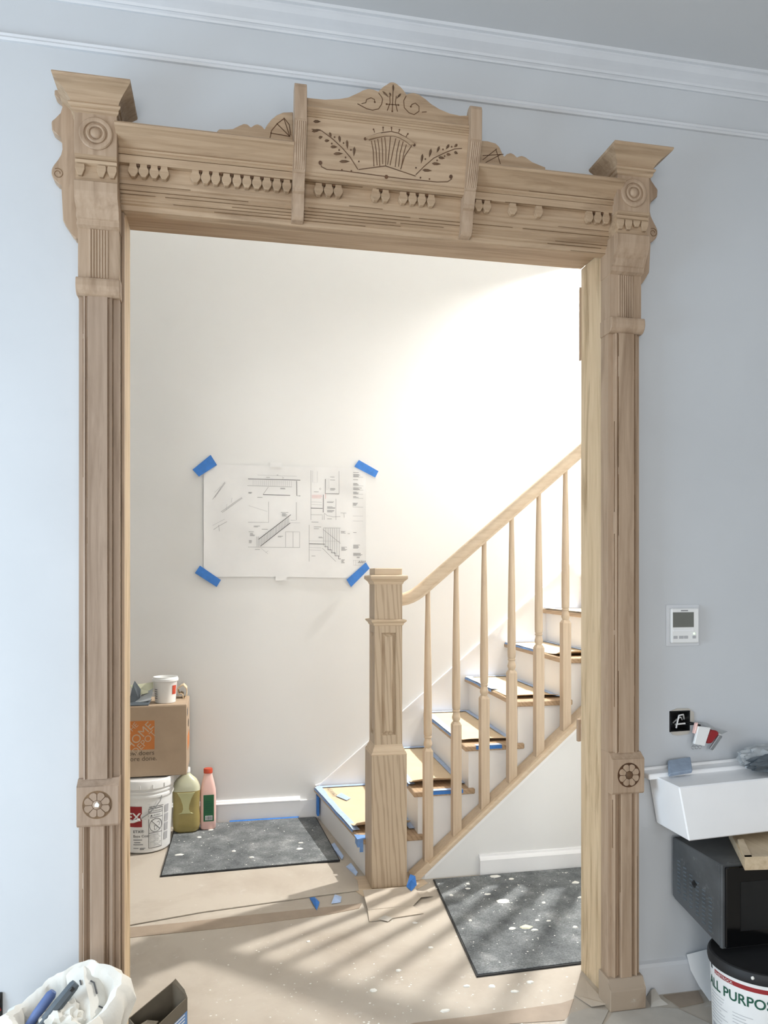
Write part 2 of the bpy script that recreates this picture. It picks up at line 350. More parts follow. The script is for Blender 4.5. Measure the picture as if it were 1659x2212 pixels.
# ------------------------------------------------------------------ door surround
random.seed(3)
ds = thing('door_surround', 'carved stripped-pine door surround with bracketed crest framing the stair hall', 'door casing', (.4915, .06, 0))
CXD = .4915
def sx(side, e):          # e measured from the inner edge of a casing outwards
    return CXD+side*(.8105+e)
W0, W1 = 0.0, .118
def xr(side, a, b):
    p, q = sx(side, a), sx(side, b); return (min(p, q), max(p, q))
def cprX(bm, side, pts, a, b, bev=0): prX(bm, pts, *xr(side, a, b), bev)
def hprof(side, pts, z0, z1):   # horizontal profile: (e, y) pts front face, closed at the wall
    bm = NB(); p = [(sx(side, pts[0][0]), YW)]+[(sx(side, e), y) for e, y in pts]+[(sx(side, pts[-1][0]), YW)]
    prZ(bm, p, z0, z1); return bm
for side in (-1, 1):
    # plinth
    bm = NB(); cprX(bm, side, [(YW, 0), (-.002, 0), (-.004, .070), (.004, .078), (.018, .104), (YW, .108)], -.010, .124, .002)
    obj('plinth_block', bm, M_PLINTH if side > 0 else M_PINEZ, ds)
    lo = [(0, .032), (.012, .032), (.014, .024), (.020, .020), (.023, .026), (.030, .028), (.034, .034), (.038, .034), (.041, .019), (.044, .017), (.080, .017), (.083, .019), (.086, .034), (.090, .034), (.095, .026), (.102, .020), (.106, .025), (.107, .034), (W1, .034)]
    MS = M_PINEL if side < 0 else M_PINEZ
    obj('lower_shaft', hprof(side, lo, .104, .748), MS, ds)
    # rosette block
    bm = NB(); cprX(bm, side, [(YW, .745), (.006, .745), (.0, .752), (-.001, .866), (.004, .868), (.010, .873), (.024, .886), (YW, .886)], -.001, W1+.001, .0012)
    rb = obj('rosette_block', bm, MS, ds)
    rc = (sx(side, .060), .812); R = .0425
    bm = NB(); lathe(bm, [(R, .002), (R, -.0012), (R-.0035, -.0012), (R-.0035, .002)], (rc[0], 0, rc[1]), 'Y', 32, False); disc(bm, rc[0], rc[1], R-.003, .0, .0012, 32)
    obj('rosette_groove', bm, M_STAIN if side > 0 else M_GROOVE, rb)
    bm = NB()
    for k in range(8):
        t0, t1 = 2*PI*(k+.05)/8, 2*PI*(k+.95)/8; ring = []
        for t, r in ((t0, .015), (t0, .033), ((t0*3+t1)/4, .0375), ((t0+t1)/2, .0385), ((t0+t1*3)/4, .0375), (t1, .033), (t1, .015)):
            ring.append((rc[0]+r*math.cos(t), rc[1]+r*math.sin(t)))
        prY(bm, ring, -.0042, 0, .0008)
    obj('rosette_petals', bm, MS, rb)
    bm = NB(); lathe(bm, [(.0135, 0), (.0135, -.003), (.010, -.006), (.004, -.0072)], (rc[0], 0, rc[1]), 'Y', 20); obj('rosette_boss', bm, MS if side < 0 else M_DARKW, rb, 40)
    if side < 0:
        bm = NB(); prY(bm, [(rc[0]-.007, rc[1]-.004), (rc[0]+.005, rc[1]-.006), (rc[0]+.008, rc[1]+.002), (rc[0]+.001, rc[1]+.011), (rc[0]-.006, rc[1]+.004)], -.0085, -.004, .001); obj('paint_fleck', bm, M_CHIP, rb)
    # upper shaft
    up = [(0, .034), (.018, .034), (.021, .022), (.026, .020), (.028, .026), (.031, .026), (.034, .018), (.090, .018), (.093, .026), (.096, .026), (.098, .020), (.103, .022), (.106, .034), (W1, .034)]
    obj('upper_shaft', hprof(side, up, .884, 2.346), MS, ds)
    # corbel under the reeded panel
    bm = NB(); cprX(bm, side, [(YW, 2.342), (.018, 2.342), (.010, 2.346), (.002, 2.356), (-.002, 2.368), (-.001, 2.384), (.002, 2.392), (.020, 2.397), (YW, 2.397)], -.004, W1+.004, .0015); obj('corbel', bm, M_PINEZ, ds)
    bm = NB(); box(bm, *xr(side, 0, W1), .020, YW, 2.396, 2.552); rp = obj('reeded_panel', bm, M_PINEZ, ds)
    for k in range(7):
        e = .034+k*.0082; bm = NB(); lathe(bm, [(.0036, 0), (.0036, .146)], (sx(side, e), .020, 2.398), 'Z', 10)
        obj('reed', bm, M_PINEZ, rp, 50)
    bm = NB(); cprX(bm, side, [(YW, 2.545), (.020, 2.545), (.012, 2.550), (.006, 2.553), (.006, 2.566), (.000, 2.570), (-.003, 2.578), (-.008, 2.592), (-.020, 2.606), (-.030, 2.622), (-.033, 2.636), (-.033, 2.664), (-.028, 2.668), (YW, 2.668)], -.002, W1+.002, .001); obj('necking', bm, M_PINEZ, ds)
    bm = NB(); cprX(bm, side, [(YW, 2.668), (-.018, 2.668), (-.018, 2.714), (-.028, 2.720), (-.030, 2.728), (-.024, 2.731), (-.034, 2.735), (-.034, 2.742), (YW, 2.742)], 0, W1); pb = obj('pendant_frieze', bm, M_PINEX, ds)
    for k in range(4):
        if side < 0 and k == 2: continue
        x = sx(side, .014+k*.030); z = 2.716
        hh = .026 if not (side > 0 and k == 2) else .014
        bm = NB(); prY(bm, [(x-.012, z), (x+.012, z), (x+.012, z-hh*.25), (x+.0135, z-hh*.55), (x+.006, z-hh-.008), (x-.006, z-hh-.008), (x-.0135, z-hh*.55), (x-.012, z-hh*.25)], -.029, -.017, .001); obj('pendant', bm, M_PINEX, pb)
    # bullseye block
    bm = NB(); box(bm, *xr(side, -.001, W1+.001), -.034, YW, 2.741, 2.864, .0012); be = obj('bullseye_block', bm, M_PINEZ, ds)
    bm = NB(); lathe(bm, [(.048, .001), (.048, -.004), (.045, -.007), (.038, -.008), (.034, -.006), (.0325, -.001), (.0295, -.001), (.028, -.005), (.024, -.0075), (.0195, -.006), (.018, -.002), (.016, -.002), (.0145, -.007), (.010, -.011), (.004, -.0125)], (sx(side, .058), -.034, 2.804), 'Y', 40); obj('bullseye', bm, M_PINEZ, be, 35)
    # capital: mitred cove lofted on three sides
    cx = sx(side, .061); lv = [(2.862, .061, -.034), (2.866, .066, -.039), (2.872, .068, -.041), (2.876, .067, -.040), (2.879, .072, -.046), (2.884, .074, -.048), (2.888, .072, -.046), (2.889, .067, -.042), (2.896, .069, -.044), (2.905, .075, -.051), (2.914, .084, -.063), (2.922, .096, -.080), (2.928, .106, -.097), (2.933, .108, -.102), (2.937, .107, -.101)]
    bm = NB(); loft(bm, [[(cx-h, YW, z), (cx-h, y, z), (cx+h, y, z), (cx+h, YW, z)] for z, h, y in lv]); obj('capital', bm, M_PINEX, ds)
    # scroll-sawn bracket on the outer flank
    S = [(.10, 2.53), (.131, 2.523), (.139, 2.540), (.154, 2.558), (.166, 2.575), (.167, 2.684), (.180, 2.686), (.193, 2.699), (.199, 2.714), (.198, 2.729), (.190, 2.745), (.180, 2.756), (.168, 2.772), (.164, 2.790), (.165, 2.815), (.170, 2.829), (.186, 2.836), (.197, 2.845), (.199, 2.872), (.192, 2.880), (.178, 2.888), (.172, 2.900), (.164, 2.918), (.166, 2.935), (.176, 2.943), (.190, 2.952), (.190, 2.970), (.160, 2.970), (.10, 2.93)]
    bm = NB(); prY(bm, [(sx(side, e), z) for e, z in S], .046, YW-.001, .003); br = obj('scroll_bracket', bm, M_PINEZ, ds)
    bm = NB(); q = (sx(side, .180), 2.716); tube(bm, [(q[0]+(.006+.010*i/20)*math.cos(-side*i*.42), .0458, q[1]+(.006+.010*i/20)*math.sin(i*.42)) for i in range(21)], .0013, 5); obj('scroll_eye', bm, M_GROOVE, br)
    bm = NB(); rs2 = random.Random(side+5)
    for e_, y_, za, zb_ in ((.0135, .0262, .108, .744), (.0405, .0225, .108, .744), (.0835, .0205, .108, .744), (.1055, .0245, .108, .744), (.0200, .0260, .888, 2.34), (.0330, .0212, .888, 2.34), (.0915, .0212, .888, 2.34), (.1045, .0260, .888, 2.34)):
        z_ = za
        while z_ < zb_-.02:
            q_ = min(z_+rs2.uniform(.05, .5), zb_); x_ = sx(side, e_)
            if rs2.random() < .75: box(bm, x_-.0009, x_+.0009, y_-.0012, y_+.002, z_, q_)
            z_ = q_+rs2.uniform(0, .08)
    o = obj('stained_grooves', bm, M_GROOVE, ds); o['kind'] = 'stuff'
    # jamb lining with stop bead and hinge mortises
    jx = XL if side < 0 else XR
    bm = NB(); box(bm, min(jx, jx+side*.02), max(jx, jx+side*.02), .088, YB, 0, ZH, .001); jb = obj('jamb', bm, M_JAMB, ds)
    bm = NB(); box(bm, min(jx-side*.008, jx), max(jx-side*.008, jx), .060, .082, .0, ZH-.045); obj('jamb_bead', bm, M_PINEZ, ds)
    bm = NB(); box(bm, min(jx+side*.003, jx+side*.02), max(jx+side*.003, jx+side*.02), .082, .088, 0, ZH); obj('jamb_gap', bm, M_DARKW, ds)
    for z0, z1 in ((.30, .43), (2.23, 2.35)):
        bm = NB(); box(bm, min(jx, jx-side*.0012), max(jx, jx-side*.0012), .088, .118, z0, z1); obj('hinge_mortise', bm, M_DARKW if side > 0 else M_JAMB, jb)
bm = NB(); box(bm, 1.309, 1.323, YB-.002, YB+.012, .87, .955, .002); box(bm, 1.317, 1.323, YB-.002, YB+.006, 2.32, 2.60, .001); obj('rear_casing_remnant', bm, M_PINEZ, ds)
# header between the casings
HX0, HX1 = XL-.004, XR-.006
bm = NB(); prX(bm, [(YW, 2.626), (.050, 2.626), (.047, 2.640), (.040, 2.643), (.040, 2.649), (.036, 2.651), (.037, 2.657), (.033, 2.660), (.034, 2.666), (.030, 2.669), (.031, 2.676), (.027, 2.679), (.028, 2.688), (.031, 2.696), (.028, 2.708), (.022, 2.714), (YW, 2.714)], HX0, HX1); obj('architrave', bm, M_PINEX, ds)
bm = NB(); prX(bm, [(YW, 2.714), (.022, 2.714), (.020, 2.748), (.002, 2.748), (.000, 2.771), (.006, 2.774), (YW, 2.774)], HX0, HX1); pf = obj('pendant_rail', bm, M_PINEX, ds)
CO = [(YW, 2.772), (-.002, 2.772), (-.008, 2.776), (-.006, 2.781), (-.010, 2.785), (-.004, 2.789), (-.012, 2.796), (-.040, 2.816), (-.052, 2.822), (-.060, 2.824), (-.064, 2.830), (-.060, 2.836), (-.040, 2.839), (YW, 2.842)]
for ca, cb in ((HX0, .2045), (.7995, HX1)):
    bm = NB(); prX(bm, CO, ca, cb); obj('cornice', bm, M_PINEX, ds)
random.seed(8); bm = NB()
for z_, y_, a_, b_ in ((2.7895, -.005, 0, 0), (2.7725, -.0008, 0, 0), (2.7475, .0016, 1, 0), (2.6415, .0415, 1, 0), (2.650, .0362, 1, 0), (2.6585, .0335, 1, 0), (2.6675, .0305, 1, 0), (2.6775, .0275, 1, 0), (2.697, .0300, 1, 0), (2.6275, .0496, 1, 0)):
    x = HX0
    while x < HX1-.02:
        L_ = random.uniform(.10, .60); e_ = min(x+L_, HX1)
        if random.random() < .55 and (a_ or e_ < .2 or x > .8): box(bm, x, e_, y_-.0007, y_+.002, z_-.0006, z_+random.uniform(.0003, .0010))
        x = e_+random.uniform(.0, .05)
o = obj('stained_grooves', bm, M_GROOVE, ds); o['kind'] = 'stuff'
PEND = [-.277, -.246, -.215, -.186, -.093, -.062, -.032, .001, .033, .063, .094, .125, .156, .187, .288, .320, .351, .473, .505, .564, .595, .626, .658, .821, .850, .941, 1.034, 1.218, 1.249, 1.279]
for x in PEND:
    z = 2.749; s_ = random.uniform(.94, 1.04)
    p = [(x-.0105, z), (x+.0105, z), (x+.0095, z-.010), (x+.0145*s_, z-.017), (x+.0145*s_, z-.025), (x+.006, z-.039), (x-.006, z-.039), (x-.0145*s_, z-.025), (x-.0145*s_, z-.017), (x-.0095, z-.010)]
    bm = NB(); prY(bm, p, .003, .021, .001); obj('pendant', bm, M_PINEX, pf)
holes = [(a+b)/2 for a, b in zip(PEND, PEND[1:]) if b-a < .034]
bm = NB()
for x in holes: disc(bm, x, 2.744, .0042, .002, .0006, 8); strip(bm, [(x, 2.741), (x, 2.730)], .0022, .0195, lift=.0008)
obj('drilled_holes', bm, M_STAIN, pf)
bm = NB(); box(bm, XL, XR, .088, YB, ZH, ZH+.02); obj('head_jamb', bm, M_PINEX, ds)
bm = NB(); box(bm, XL, XR, .055, .088, ZH-.03, ZH-.004); obj('head_stop', bm, M_PINEX, ds)
# crest: panel, pilasters, crest board, wings
PY = lambda z: -.012-.3*(z-2.745)
bm = NB(); prX(bm, [(YW, 2.775), (-.008, 2.7505), (-.013, 2.7505), (PY(2.918), 2.918), (YW, 2.918)], .240, .768); pn = obj('crest_panel', bm, M_PINEX, ds)
LYRE = [[(.429,2.874),(.458,2.888),(.484,2.896),(.51,2.901),(.533,2.899),(.56,2.889),(.586,2.872)],[(.44,2.871),(.466,2.88),(.492,2.887),(.518,2.89),(.538,2.887),(.561,2.878),(.575,2.87)],[(.448,2.87),(.455,2.845),(.46,2.801)],[(.458,2.872),(.465,2.843),(.47,2.805)],[(.468,2.877),(.474,2.85),(.479,2.804)],[(.48,2.881),(.485,2.848),(.488,2.81)],[(.49,2.884),(.496,2.852),(.498,2.806)],[(.508,2.887),(.507,2.853),(.504,2.81)],[(.526,2.884),(.519,2.851),(.512,2.809)],[(.538,2.88),(.532,2.849),(.529,2.806)],[(.55,2.878),(.542,2.844),(.54,2.808)],[(.561,2.871),(.554,2.845),(.549,2.806)],[(.579,2.87),(.558,2.839),(.547,2.801)],[(.454,2.9),(.457,2.893)],[(.483,2.908),(.484,2.899)],[(.51,2.911),(.511,2.903)],[(.536,2.907),(.534,2.901)],[(.563,2.9),(.558,2.89)],[(.411,2.788),(.497,2.806),(.598,2.787)],[(.289,2.796),(.293,2.785),(.31,2.779),(.362,2.78),(.415,2.779),(.501,2.777),(.553,2.776),(.615,2.777),(.67,2.777),(.705,2.781),(.718,2.79),(.715,2.796)],[(.409,2.788),(.383,2.819),(.356,2.842),(.325,2.863),(.29,2.881),(.259,2.882)],[(.598,2.791),(.623,2.816),(.653,2.842),(.69,2.861),(.72,2.874),(.745,2.878)]]
DOTS = [(.428,2.873,.0045),(.587,2.872,.0045),(.502,2.776,.006),(.289,2.795,.006),(.715,2.796,.006)]+[(x, z, .0026) for x, z in [(.453,2.901),(.483,2.909),(.51,2.911),(.536,2.908),(.564,2.9),(.411,2.81),(.597,2.81),(.368,2.817),(.347,2.835),(.323,2.85),(.331,2.868),(.36,2.855),(.384,2.839),(.665,2.837),(.689,2.851),(.682,2.869),(.626,2.837),(.71,2.879),(.358,2.782),(.388,2.782),(.614,2.784),(.644,2.783)]]
LEAF = [[(.395,2.849),(.394,2.822)],[(.37,2.865),(.373,2.84)],[(.345,2.874),(.349,2.855)],[(.315,2.88),(.32,2.865)],[(.348,2.804),(.383,2.808)],[(.329,2.823),(.36,2.827)],[(.319,2.841),(.341,2.843)],[(.3,2.855),(.316,2.858)],[(.281,2.861),(.294,2.866)],[(.616,2.851),(.613,2.823)],[(.643,2.868),(.638,2.842)],[(.67,2.877),(.662,2.858)],[(.702,2.885),(.691,2.87)],[(.729,2.888),(.718,2.879)],[(.618,2.806),(.651,2.807)],[(.648,2.827),(.679,2.828)],[(.668,2.846),(.691,2.845)],[(.694,2.857),(.71,2.857)],[(.719,2.866),(.733,2.862)],[(.259,2.876),(.288,2.884)],[(.263,2.903),(.287,2.905)]]
def leaf(bm, a, b, w, f, h=.002):
    (x0, z0), (x1, z1) = a, b; d = math.hypot(x1-x0, z1-z0); nx, nz = -(z1-z0)/d, (x1-x0)/d
    pts = []
    for t, s in ((0, 0), (.25, 1), (.6, .9), (1, 0), (.6, -.9), (.25, -1)):
        pts.append((x0+(x1-x0)*t+nx*s*w/2, z0+(z1-z0)*t+nz*s*w/2))
    base = [bm.verts.new((x, f(z)-.0004, z)) for x, z in pts]; xm, zm = (x0+x1)/2, (z0+z1)/2
    top = bm.verts.new((xm, f(zm)-h, zm))
    for i in range(6): bm.faces.new((base[i], base[(i+1) % 6], top))
bm = NB()
for l in LYRE: strip(bm, l, .0024, PY, lift=.0005)
for x, z, r in DOTS: disc(bm, x, z, r, PY, .0007)
obj('carved_lines', bm, M_STAIN, pn, tag='brown stained incised lyre and branches')
bm = NB()
for a, b in LEAF: leaf(bm, a, b, .008, PY)
obj('carved_leaves', bm, M_DARKW, pn)
bm = NB()
arc = LYRE[0]; low = LYRE[1]
poly = arc+low[::-1]; prY(bm, [(x, z) for x, z in poly], PY(2.885)-.003, PY(2.885)+.004, .0008); obj('lyre_yoke', bm, M_PINEX, pn)
bm = NB(); prX(bm, [(.004, 2.7486), (-.014, 2.7486), (-.018, 2.754), (-.015, 2.759), (-.021, 2.764), (-.018, 2.769), (.004, 2.770)], .2410, .7630); obj('panel_sill', bm, M_PINEX, ds)
bm = NB(); prX(bm, [(.02, 2.914), (-.066, 2.914), (-.070, 2.918), (-.067, 2.921), (-.071, 2.925), (-.068, 2.928), (-.072, 2.932), (-.069, 2.935), (-.073, 2.940), (-.070, 2.946), (.02, 2.948)], .240, .768); obj('crest_moulding', bm, M_PINEX, ds)
CR = [(.240, 2.944), (.240, 2.972), (.300, 2.972), (.345, 2.978), (.372, 2.988), (.400, 3.004), (.420, 3.018), (.437, 3.025), (.455, 3.024), (.468, 3.016), (.475, 3.024), (.480, 3.034), (.490, 3.038), (.497, 3.047), (.507, 3.054), (.519, 3.055), (.530, 3.050), (.537, 3.041), (.548, 3.036), (.553, 3.024), (.557, 3.018), (.568, 3.027), (.583, 3.030), (.600, 3.027), (.620, 3.014), (.640, 3.000), (.665, 2.986), (.700, 2.976), (.735, 2.973), (.768, 2.982), (.768, 2.944)]
bm = NB(); prY(bm, CR, -.064, -.030, .002); cb = obj('crest_board', bm, M_PINEX, ds)
CREST = [[(.401,2.972),(.43,2.96),(.449,2.958),(.468,2.964),(.478,2.98),(.481,2.996),(.477,3.004),(.468,3.014)],[(.414,2.974),(.427,2.978),(.43,2.989),(.444,2.996),(.455,2.992),(.456,2.983)],[(.557,3.016),(.549,3.),(.551,2.978),(.566,2.964),(.583,2.96),(.599,2.973),(.599,2.988),(.587,2.997),(.576,2.992),(.572,2.983)],[(.504,3.01),(.505,2.988),(.496,2.962)],[(.515,3.046),(.514,3.007),(.512,2.961)],[(.525,3.012),(.522,2.99),(.529,2.963)],[(.494,2.982),(.532,2.984)],[(.481,3.021),(.5,3.005)],[(.54,3.021),(.527,3.005)],[(.608,2.971),(.624,2.974)]]
bm = NB()
for l in CREST: strip(bm, l, .0024, -.064, lift=.0006)
for x, z in [(.456,2.984),(.572,2.984),(.494,2.982),(.532,2.984),(.512,2.962)]: disc(bm, x, z, .003, -.064, .0008)
obj('carved_scrolls', bm, M_STAIN, cb)
bm = NB()
for a, b in (((.481, 3.021), (.5, 3.005)), ((.54, 3.021), (.527, 3.005)), ((.515, 3.046), (.515, 3.022)), ((.503, 3.02), (.508, 3.008))): leaf(bm, a, b, .006, lambda z: -.0645)
obj('carved_sprig', bm, M_DARKW, cb)
PP = [(YW, 2.630), (.020, 2.630), (.010, 2.640), (.008, 2.662), (.004, 2.676), (.000, 2.704), (-.012, 2.708), (-.012, 2.716), (-.016, 2.720), (-.026, 2.756), (-.031, 2.758), (-.031, 2.763), (-.084, 2.889), (-.090, 2.892), (-.092, 2.985), (-.088, 2.996), (-.078, 3.003), (-.060, 3.003), (-.048, 2.996), (-.044, 2.970), (-.02, 2.90), (YW, 2.86)]
for x0 in (.204, .763):
    bm = NB(); prX(bm, PP, x0, x0+.037, .001); pp = obj('crest_pilaster', bm, M_PINEZ, ds)
    for k in range(5):
        x = x0+.0062+k*.0062; bm = NB(); tube(bm, [(x, -.0315, 2.766), (x, -.083, 2.886)], .0026, 8); obj('reed', bm, M_PINEZ, pp, 50)
    bm = NB(); lathe(bm, [(.0185, -.04), (.0185, 0), (.014, .006), (.008, .008)], (x0+.0185, -.05, 2.985), 'Y', 20) if False else None
    bm.free()
WL = [(-.030, 2.838), (-.028, 2.872), (-.020, 2.880), (.000, 2.878), (.021, 2.882), (.040, 2.894), (.052, 2.905), (.064, 2.905), (.074, 2.896), (.077, 2.893), (.084, 2.904), (.095, 2.909), (.108, 2.905), (.118, 2.889), (.124, 2.908), (.139, 2.928), (.155, 2.944), (.175, 2.955), (.206, 2.960), (.206, 2.838)]
bm = NB(); prY(bm, WL, -.002, .03, .002); wl = obj('crest_wing', bm, M_PINEX, ds)
bm = NB()
for l in [[(.134,2.869),(.139,2.893),(.157,2.917),(.176,2.934)],[(.196,2.881),(.135,2.885)],[(.196,2.881),(.155,2.917)],[(.199,2.885),(.194,2.918),(.177,2.938)],[(.196,2.881),(.177,2.936)]]: strip(bm, l, .0026, -.002, lift=.0006)
obj('carved_fan', bm, M_STAIN, wl)
WR = [(.798, 2.838), (.798, 2.940), (.850, 2.941), (.878, 2.938), (.890, 2.928), (.899, 2.912), (.904, 2.896), (.908, 2.894), (.916, 2.906), (.930, 2.912), (.943, 2.908), (.952, 2.895), (.957, 2.902), (.970, 2.907), (.985, 2.903), (1.005, 2.887), (1.030, 2.880), (1.054, 2.878), (1.056, 2.838)]
bm = NB(); prY(bm, WR, -.002, .03, .002); wr = obj('crest_wing', bm, M_PINEX, ds)
bm = NB()
for l in [[(.832,2.891),(.905,2.904)],[(.832,2.877),(.881,2.919)],[(.842,2.869),(.895,2.902)],[(.878,2.917),(.894,2.87)]]: strip(bm, l, .0024, -.002, lift=.0006)
obj('carved_fan', bm, M_STAIN, wr)
bm = NB()          # dark nail pockets on the underside
for x, w_ in ((.50, .020), (.552, .014), (.525, .008)): box(bm, x, x+w_, .052, .06, 2.6262, 2.640)
bm.free()

# ------------------------------------------------------------------ staircase
N = 9
zt = [.19+.22*i for i in range(N)]
xf = [.655, .93, 1.2, 1.47, 1.74, 2.01, 2.28, 2.55, 2.82, 3.09]
xb = [.535, .95, 1.24, 1.515, 1.785, 2.055, 2.33, 2.60, 2.87, 3.14]
st = thing('staircase', 'white-painted staircase with oak treads rising along the hall wall', 'staircase', (.66, 1.37, 0))
YT = 1.35
for i in range(N):
    a, b, z = xf[i], xb[i], zt[i]; a2, b2 = xf[i+1]+.028, xb[i+1]+.028
    pts = [(a, YT), (a+.325, YT), (a+.325, 1.378), (a2, 1.378), (b2, 2.352), (b, 2.352)]
    bm = NB(); prZ(bm, pts, z-.028, z, .004); obj('tread', bm, M_OAKY, st)
    bm = NB(); prZ(bm, [(a+.026, 1.376), (a+.044, 1.376), (b+.044, 2.352), (b+.026, 2.352)], 0 if i == 0 else zt[i-1], z-.028); obj('riser', bm, M_TRIM, st)
p = [(xf[0]+.026, 0)]
for i in range(N):
    p += [(xf[i]+.026, zt[i]-.028), (xf[i+1]+.026, zt[i]-.028)]
p += [(xf[N]+.026, 0)]
bm = NB(); prY(bm, p, 1.370, 1.385); obj('stringer', bm, M_TRIM, st)
sk = lambda x: .246+.826*(x-.633)
bm = NB(); prY(bm, [(.545, 0), (.545, .20), (.60, sk(.60)), (3.1, sk(3.1)), (3.1, 0)], 2.352, YF-.001); obj('wall_skirt', bm, M_TRIM, st)
bm = NB(); prY(bm, [(.57, sk(.57)), (3.1, sk(3.1)), (3.1, sk(3.1)+.012), (.565, sk(.565)+.010)], 2.347, YF-.001); obj('skirt_bead', bm, M_TRIM, st)
sh = lambda x: .046+.857*(x-.985)       # underside of the shoe rail along the knee wall
bm = NB(); prY(bm, [(.935, 0), (3.1, 0), (3.1, sh(3.1)), (.95, sh(.95)+.005)], 1.262, 1.3695); struct('wall_stair', bm, M_HALL)
bm = NB(); prX(bm, [(1.262, 0), (1.240, 0), (1.240, .078), (1.245, .086), (1.252, .094), (1.254, .102), (1.262, .104)], 1.245, 3.1); struct('baseboard_stair', bm, M_TRIM)
# ------------------------------------------------------------------ balustrade
bl = thing('balustrade', 'raw oak balustrade with tapered balusters and handrail climbing beside stairs', 'stair railing', (.985, 1.30, .06))
d = Vector((1, 0, .857)).normalized(); nrm = Vector((-.857, 0, 1)).normalized()
bm = NB()
def shoe_ring(x, z): return [(x+nrm.x*h, y, z+nrm.z*h) for y, h in ((1.248, 0), (1.248, .012), (1.254, .020), (1.268, .024), (1.356, .024), (1.367, .014), (1.367, 0))]
loft(bm, [shoe_ring(.902, -.0), shoe_ring(3.0, sh(3.0))] if False else [shoe_ring(.935, sh(.935)+.002), shoe_ring(3.0, sh(3.0)+.002)]); obj('shoe_rail', bm, M_OAKX, bl)
bm = NB(); prY(bm, [(.902, .002), (.935, .002), (1.000, sh(1.0)+.004), (1.000-.022, sh(1.0)+.028), (.893, .018)], 1.246, 1.33, .003); obj('shoe_end', bm, M_OAKX, bl)
bm = NB(); prY(bm, [(.962, sh(.962)-.018), (3.0, sh(3.0)-.018), (3.0, sh(3.0)+.002), (.962, sh(.962)+.002)], 1.254, 1.262); obj('shoe_moulding', bm, M_TRIM, bl)
bx, by, z0 = .99, 1.300, .068     # first baluster
bm = NB()
h = .022; s_ = .857*h
bot = [(bx-h, by-h, z0-s_), (bx+h, by-h, z0+s_), (bx+h, by+h, z0+s_), (bx-h, by+h, z0-s_)]
zb = .627
loft(bm, [bot, [(bx-h, by-h, zb), (bx+h, by-h, zb), (bx+h, by+h, zb), (bx-h, by+h, zb)], [(bx-.014, by-.014, zb+.016), (bx+.014, by-.014, zb+.016), (bx+.014, by+.014, zb+.016), (bx-.014, by+.014, zb+.016)]])
bsq = bm
b0 = obj('baluster', bsq, M_OAKB, bl)
bm = NB(); lathe(bm, [(.0150, .640), (.0160, .645), (.0205, .656), (.0215, .664), (.0190, .674), (.0165, .684), (.0160, .690), (.0195, .694), (.0200, .698), (.0165, .702), (.0195, .707), (.0205, .720), (.0208, .780), (.0200, .900), (.0175, 1.08), (.0145, 1.25), (.0122, 1.36), (.0120, 1.44)], (bx, by, 0), 'Z', 20); b1 = obj('turned_shaft', bm, M_OAKB, b0, 40)
for k in range(1, 9):
    o = b0.copy(); C.objects.link(o); o.parent = bl; o.location = (.148*k, 0, .1265*k)
    q = b1.copy(); C.objects.link(q); q.parent = o
# handrail swept along the easing and the rake
ctr = [(.828, 1.384), (.850, 1.386), (.875, 1.391), (.900, 1.400), (.925, 1.413), (.950, 1.431), (.985, 1.460), (1.05, 1.515), (1.14, 1.591), (1.8, 2.150), (2.6, 2.828)]
prof = [(-.022, -.030), (.022, -.030), (.022, -.020), (.026, -.016), (.030, -.004), (.032, .008), (.029, .020), (.020, .028), (.008, .031), (-.008, .031), (-.020, .028), (-.029, .020), (-.032, .008), (-.030, -.004), (-.026, -.016), (-.022, -.020)]
rings = []
for i, (x, z) in enumerate(ctr):
    x0_, z0_ = ctr[max(i-1, 0)]; x1_, z1_ = ctr[min(i+1, len(ctr)-1)]; dd = Vector((x1_-x0_, 0, z1_-z0_)).normalized(); nn = Vector((-dd.z, 0, dd.x))
    rings.append([(x+nn.x*b_, 1.290+a_, z+nn.z*b_) for a_, b_ in prof])
bm = NB(); loft(bm, rings); obj('handrail', bm, M_OAKX, bl, 40)
# ------------------------------------------------------------------ newel post
nx, ny = .769, 1.277
nw = thing('newel_post', 'square oak newel post with panelled shaft standing before the lowest step', 'newel post', (nx, ny, 0))
def sq(bm, lv):
    loft(bm, [[(nx-h, ny-h, z), (nx+h, ny-h, z), (nx+h, ny+h, z), (nx-h, ny+h, z)] for z, h in lv]); return bm
bm = NB(); box(bm, nx-.087, nx+.087, ny-.088, ny+.088, .003, .640, .002); obj('base_block', bm, M_OAK, nw)
bm = sq(NB(), [(.638, .086), (.643, .0875), (.650, .084), (.654, .0835), (.656, .079), (.664, .078), (.670, .074), (.673, .0735), (.676, .0705), (.688, .069)]); obj('base_moulding', bm, M_OAKX, nw)
hs = .0685
hc = hs-.013
bm = NB(); box(bm, nx-hc, nx+hc, ny-hc, ny+hc, .686, 1.272); shf = obj('shaft', bm, M_OAK, nw)
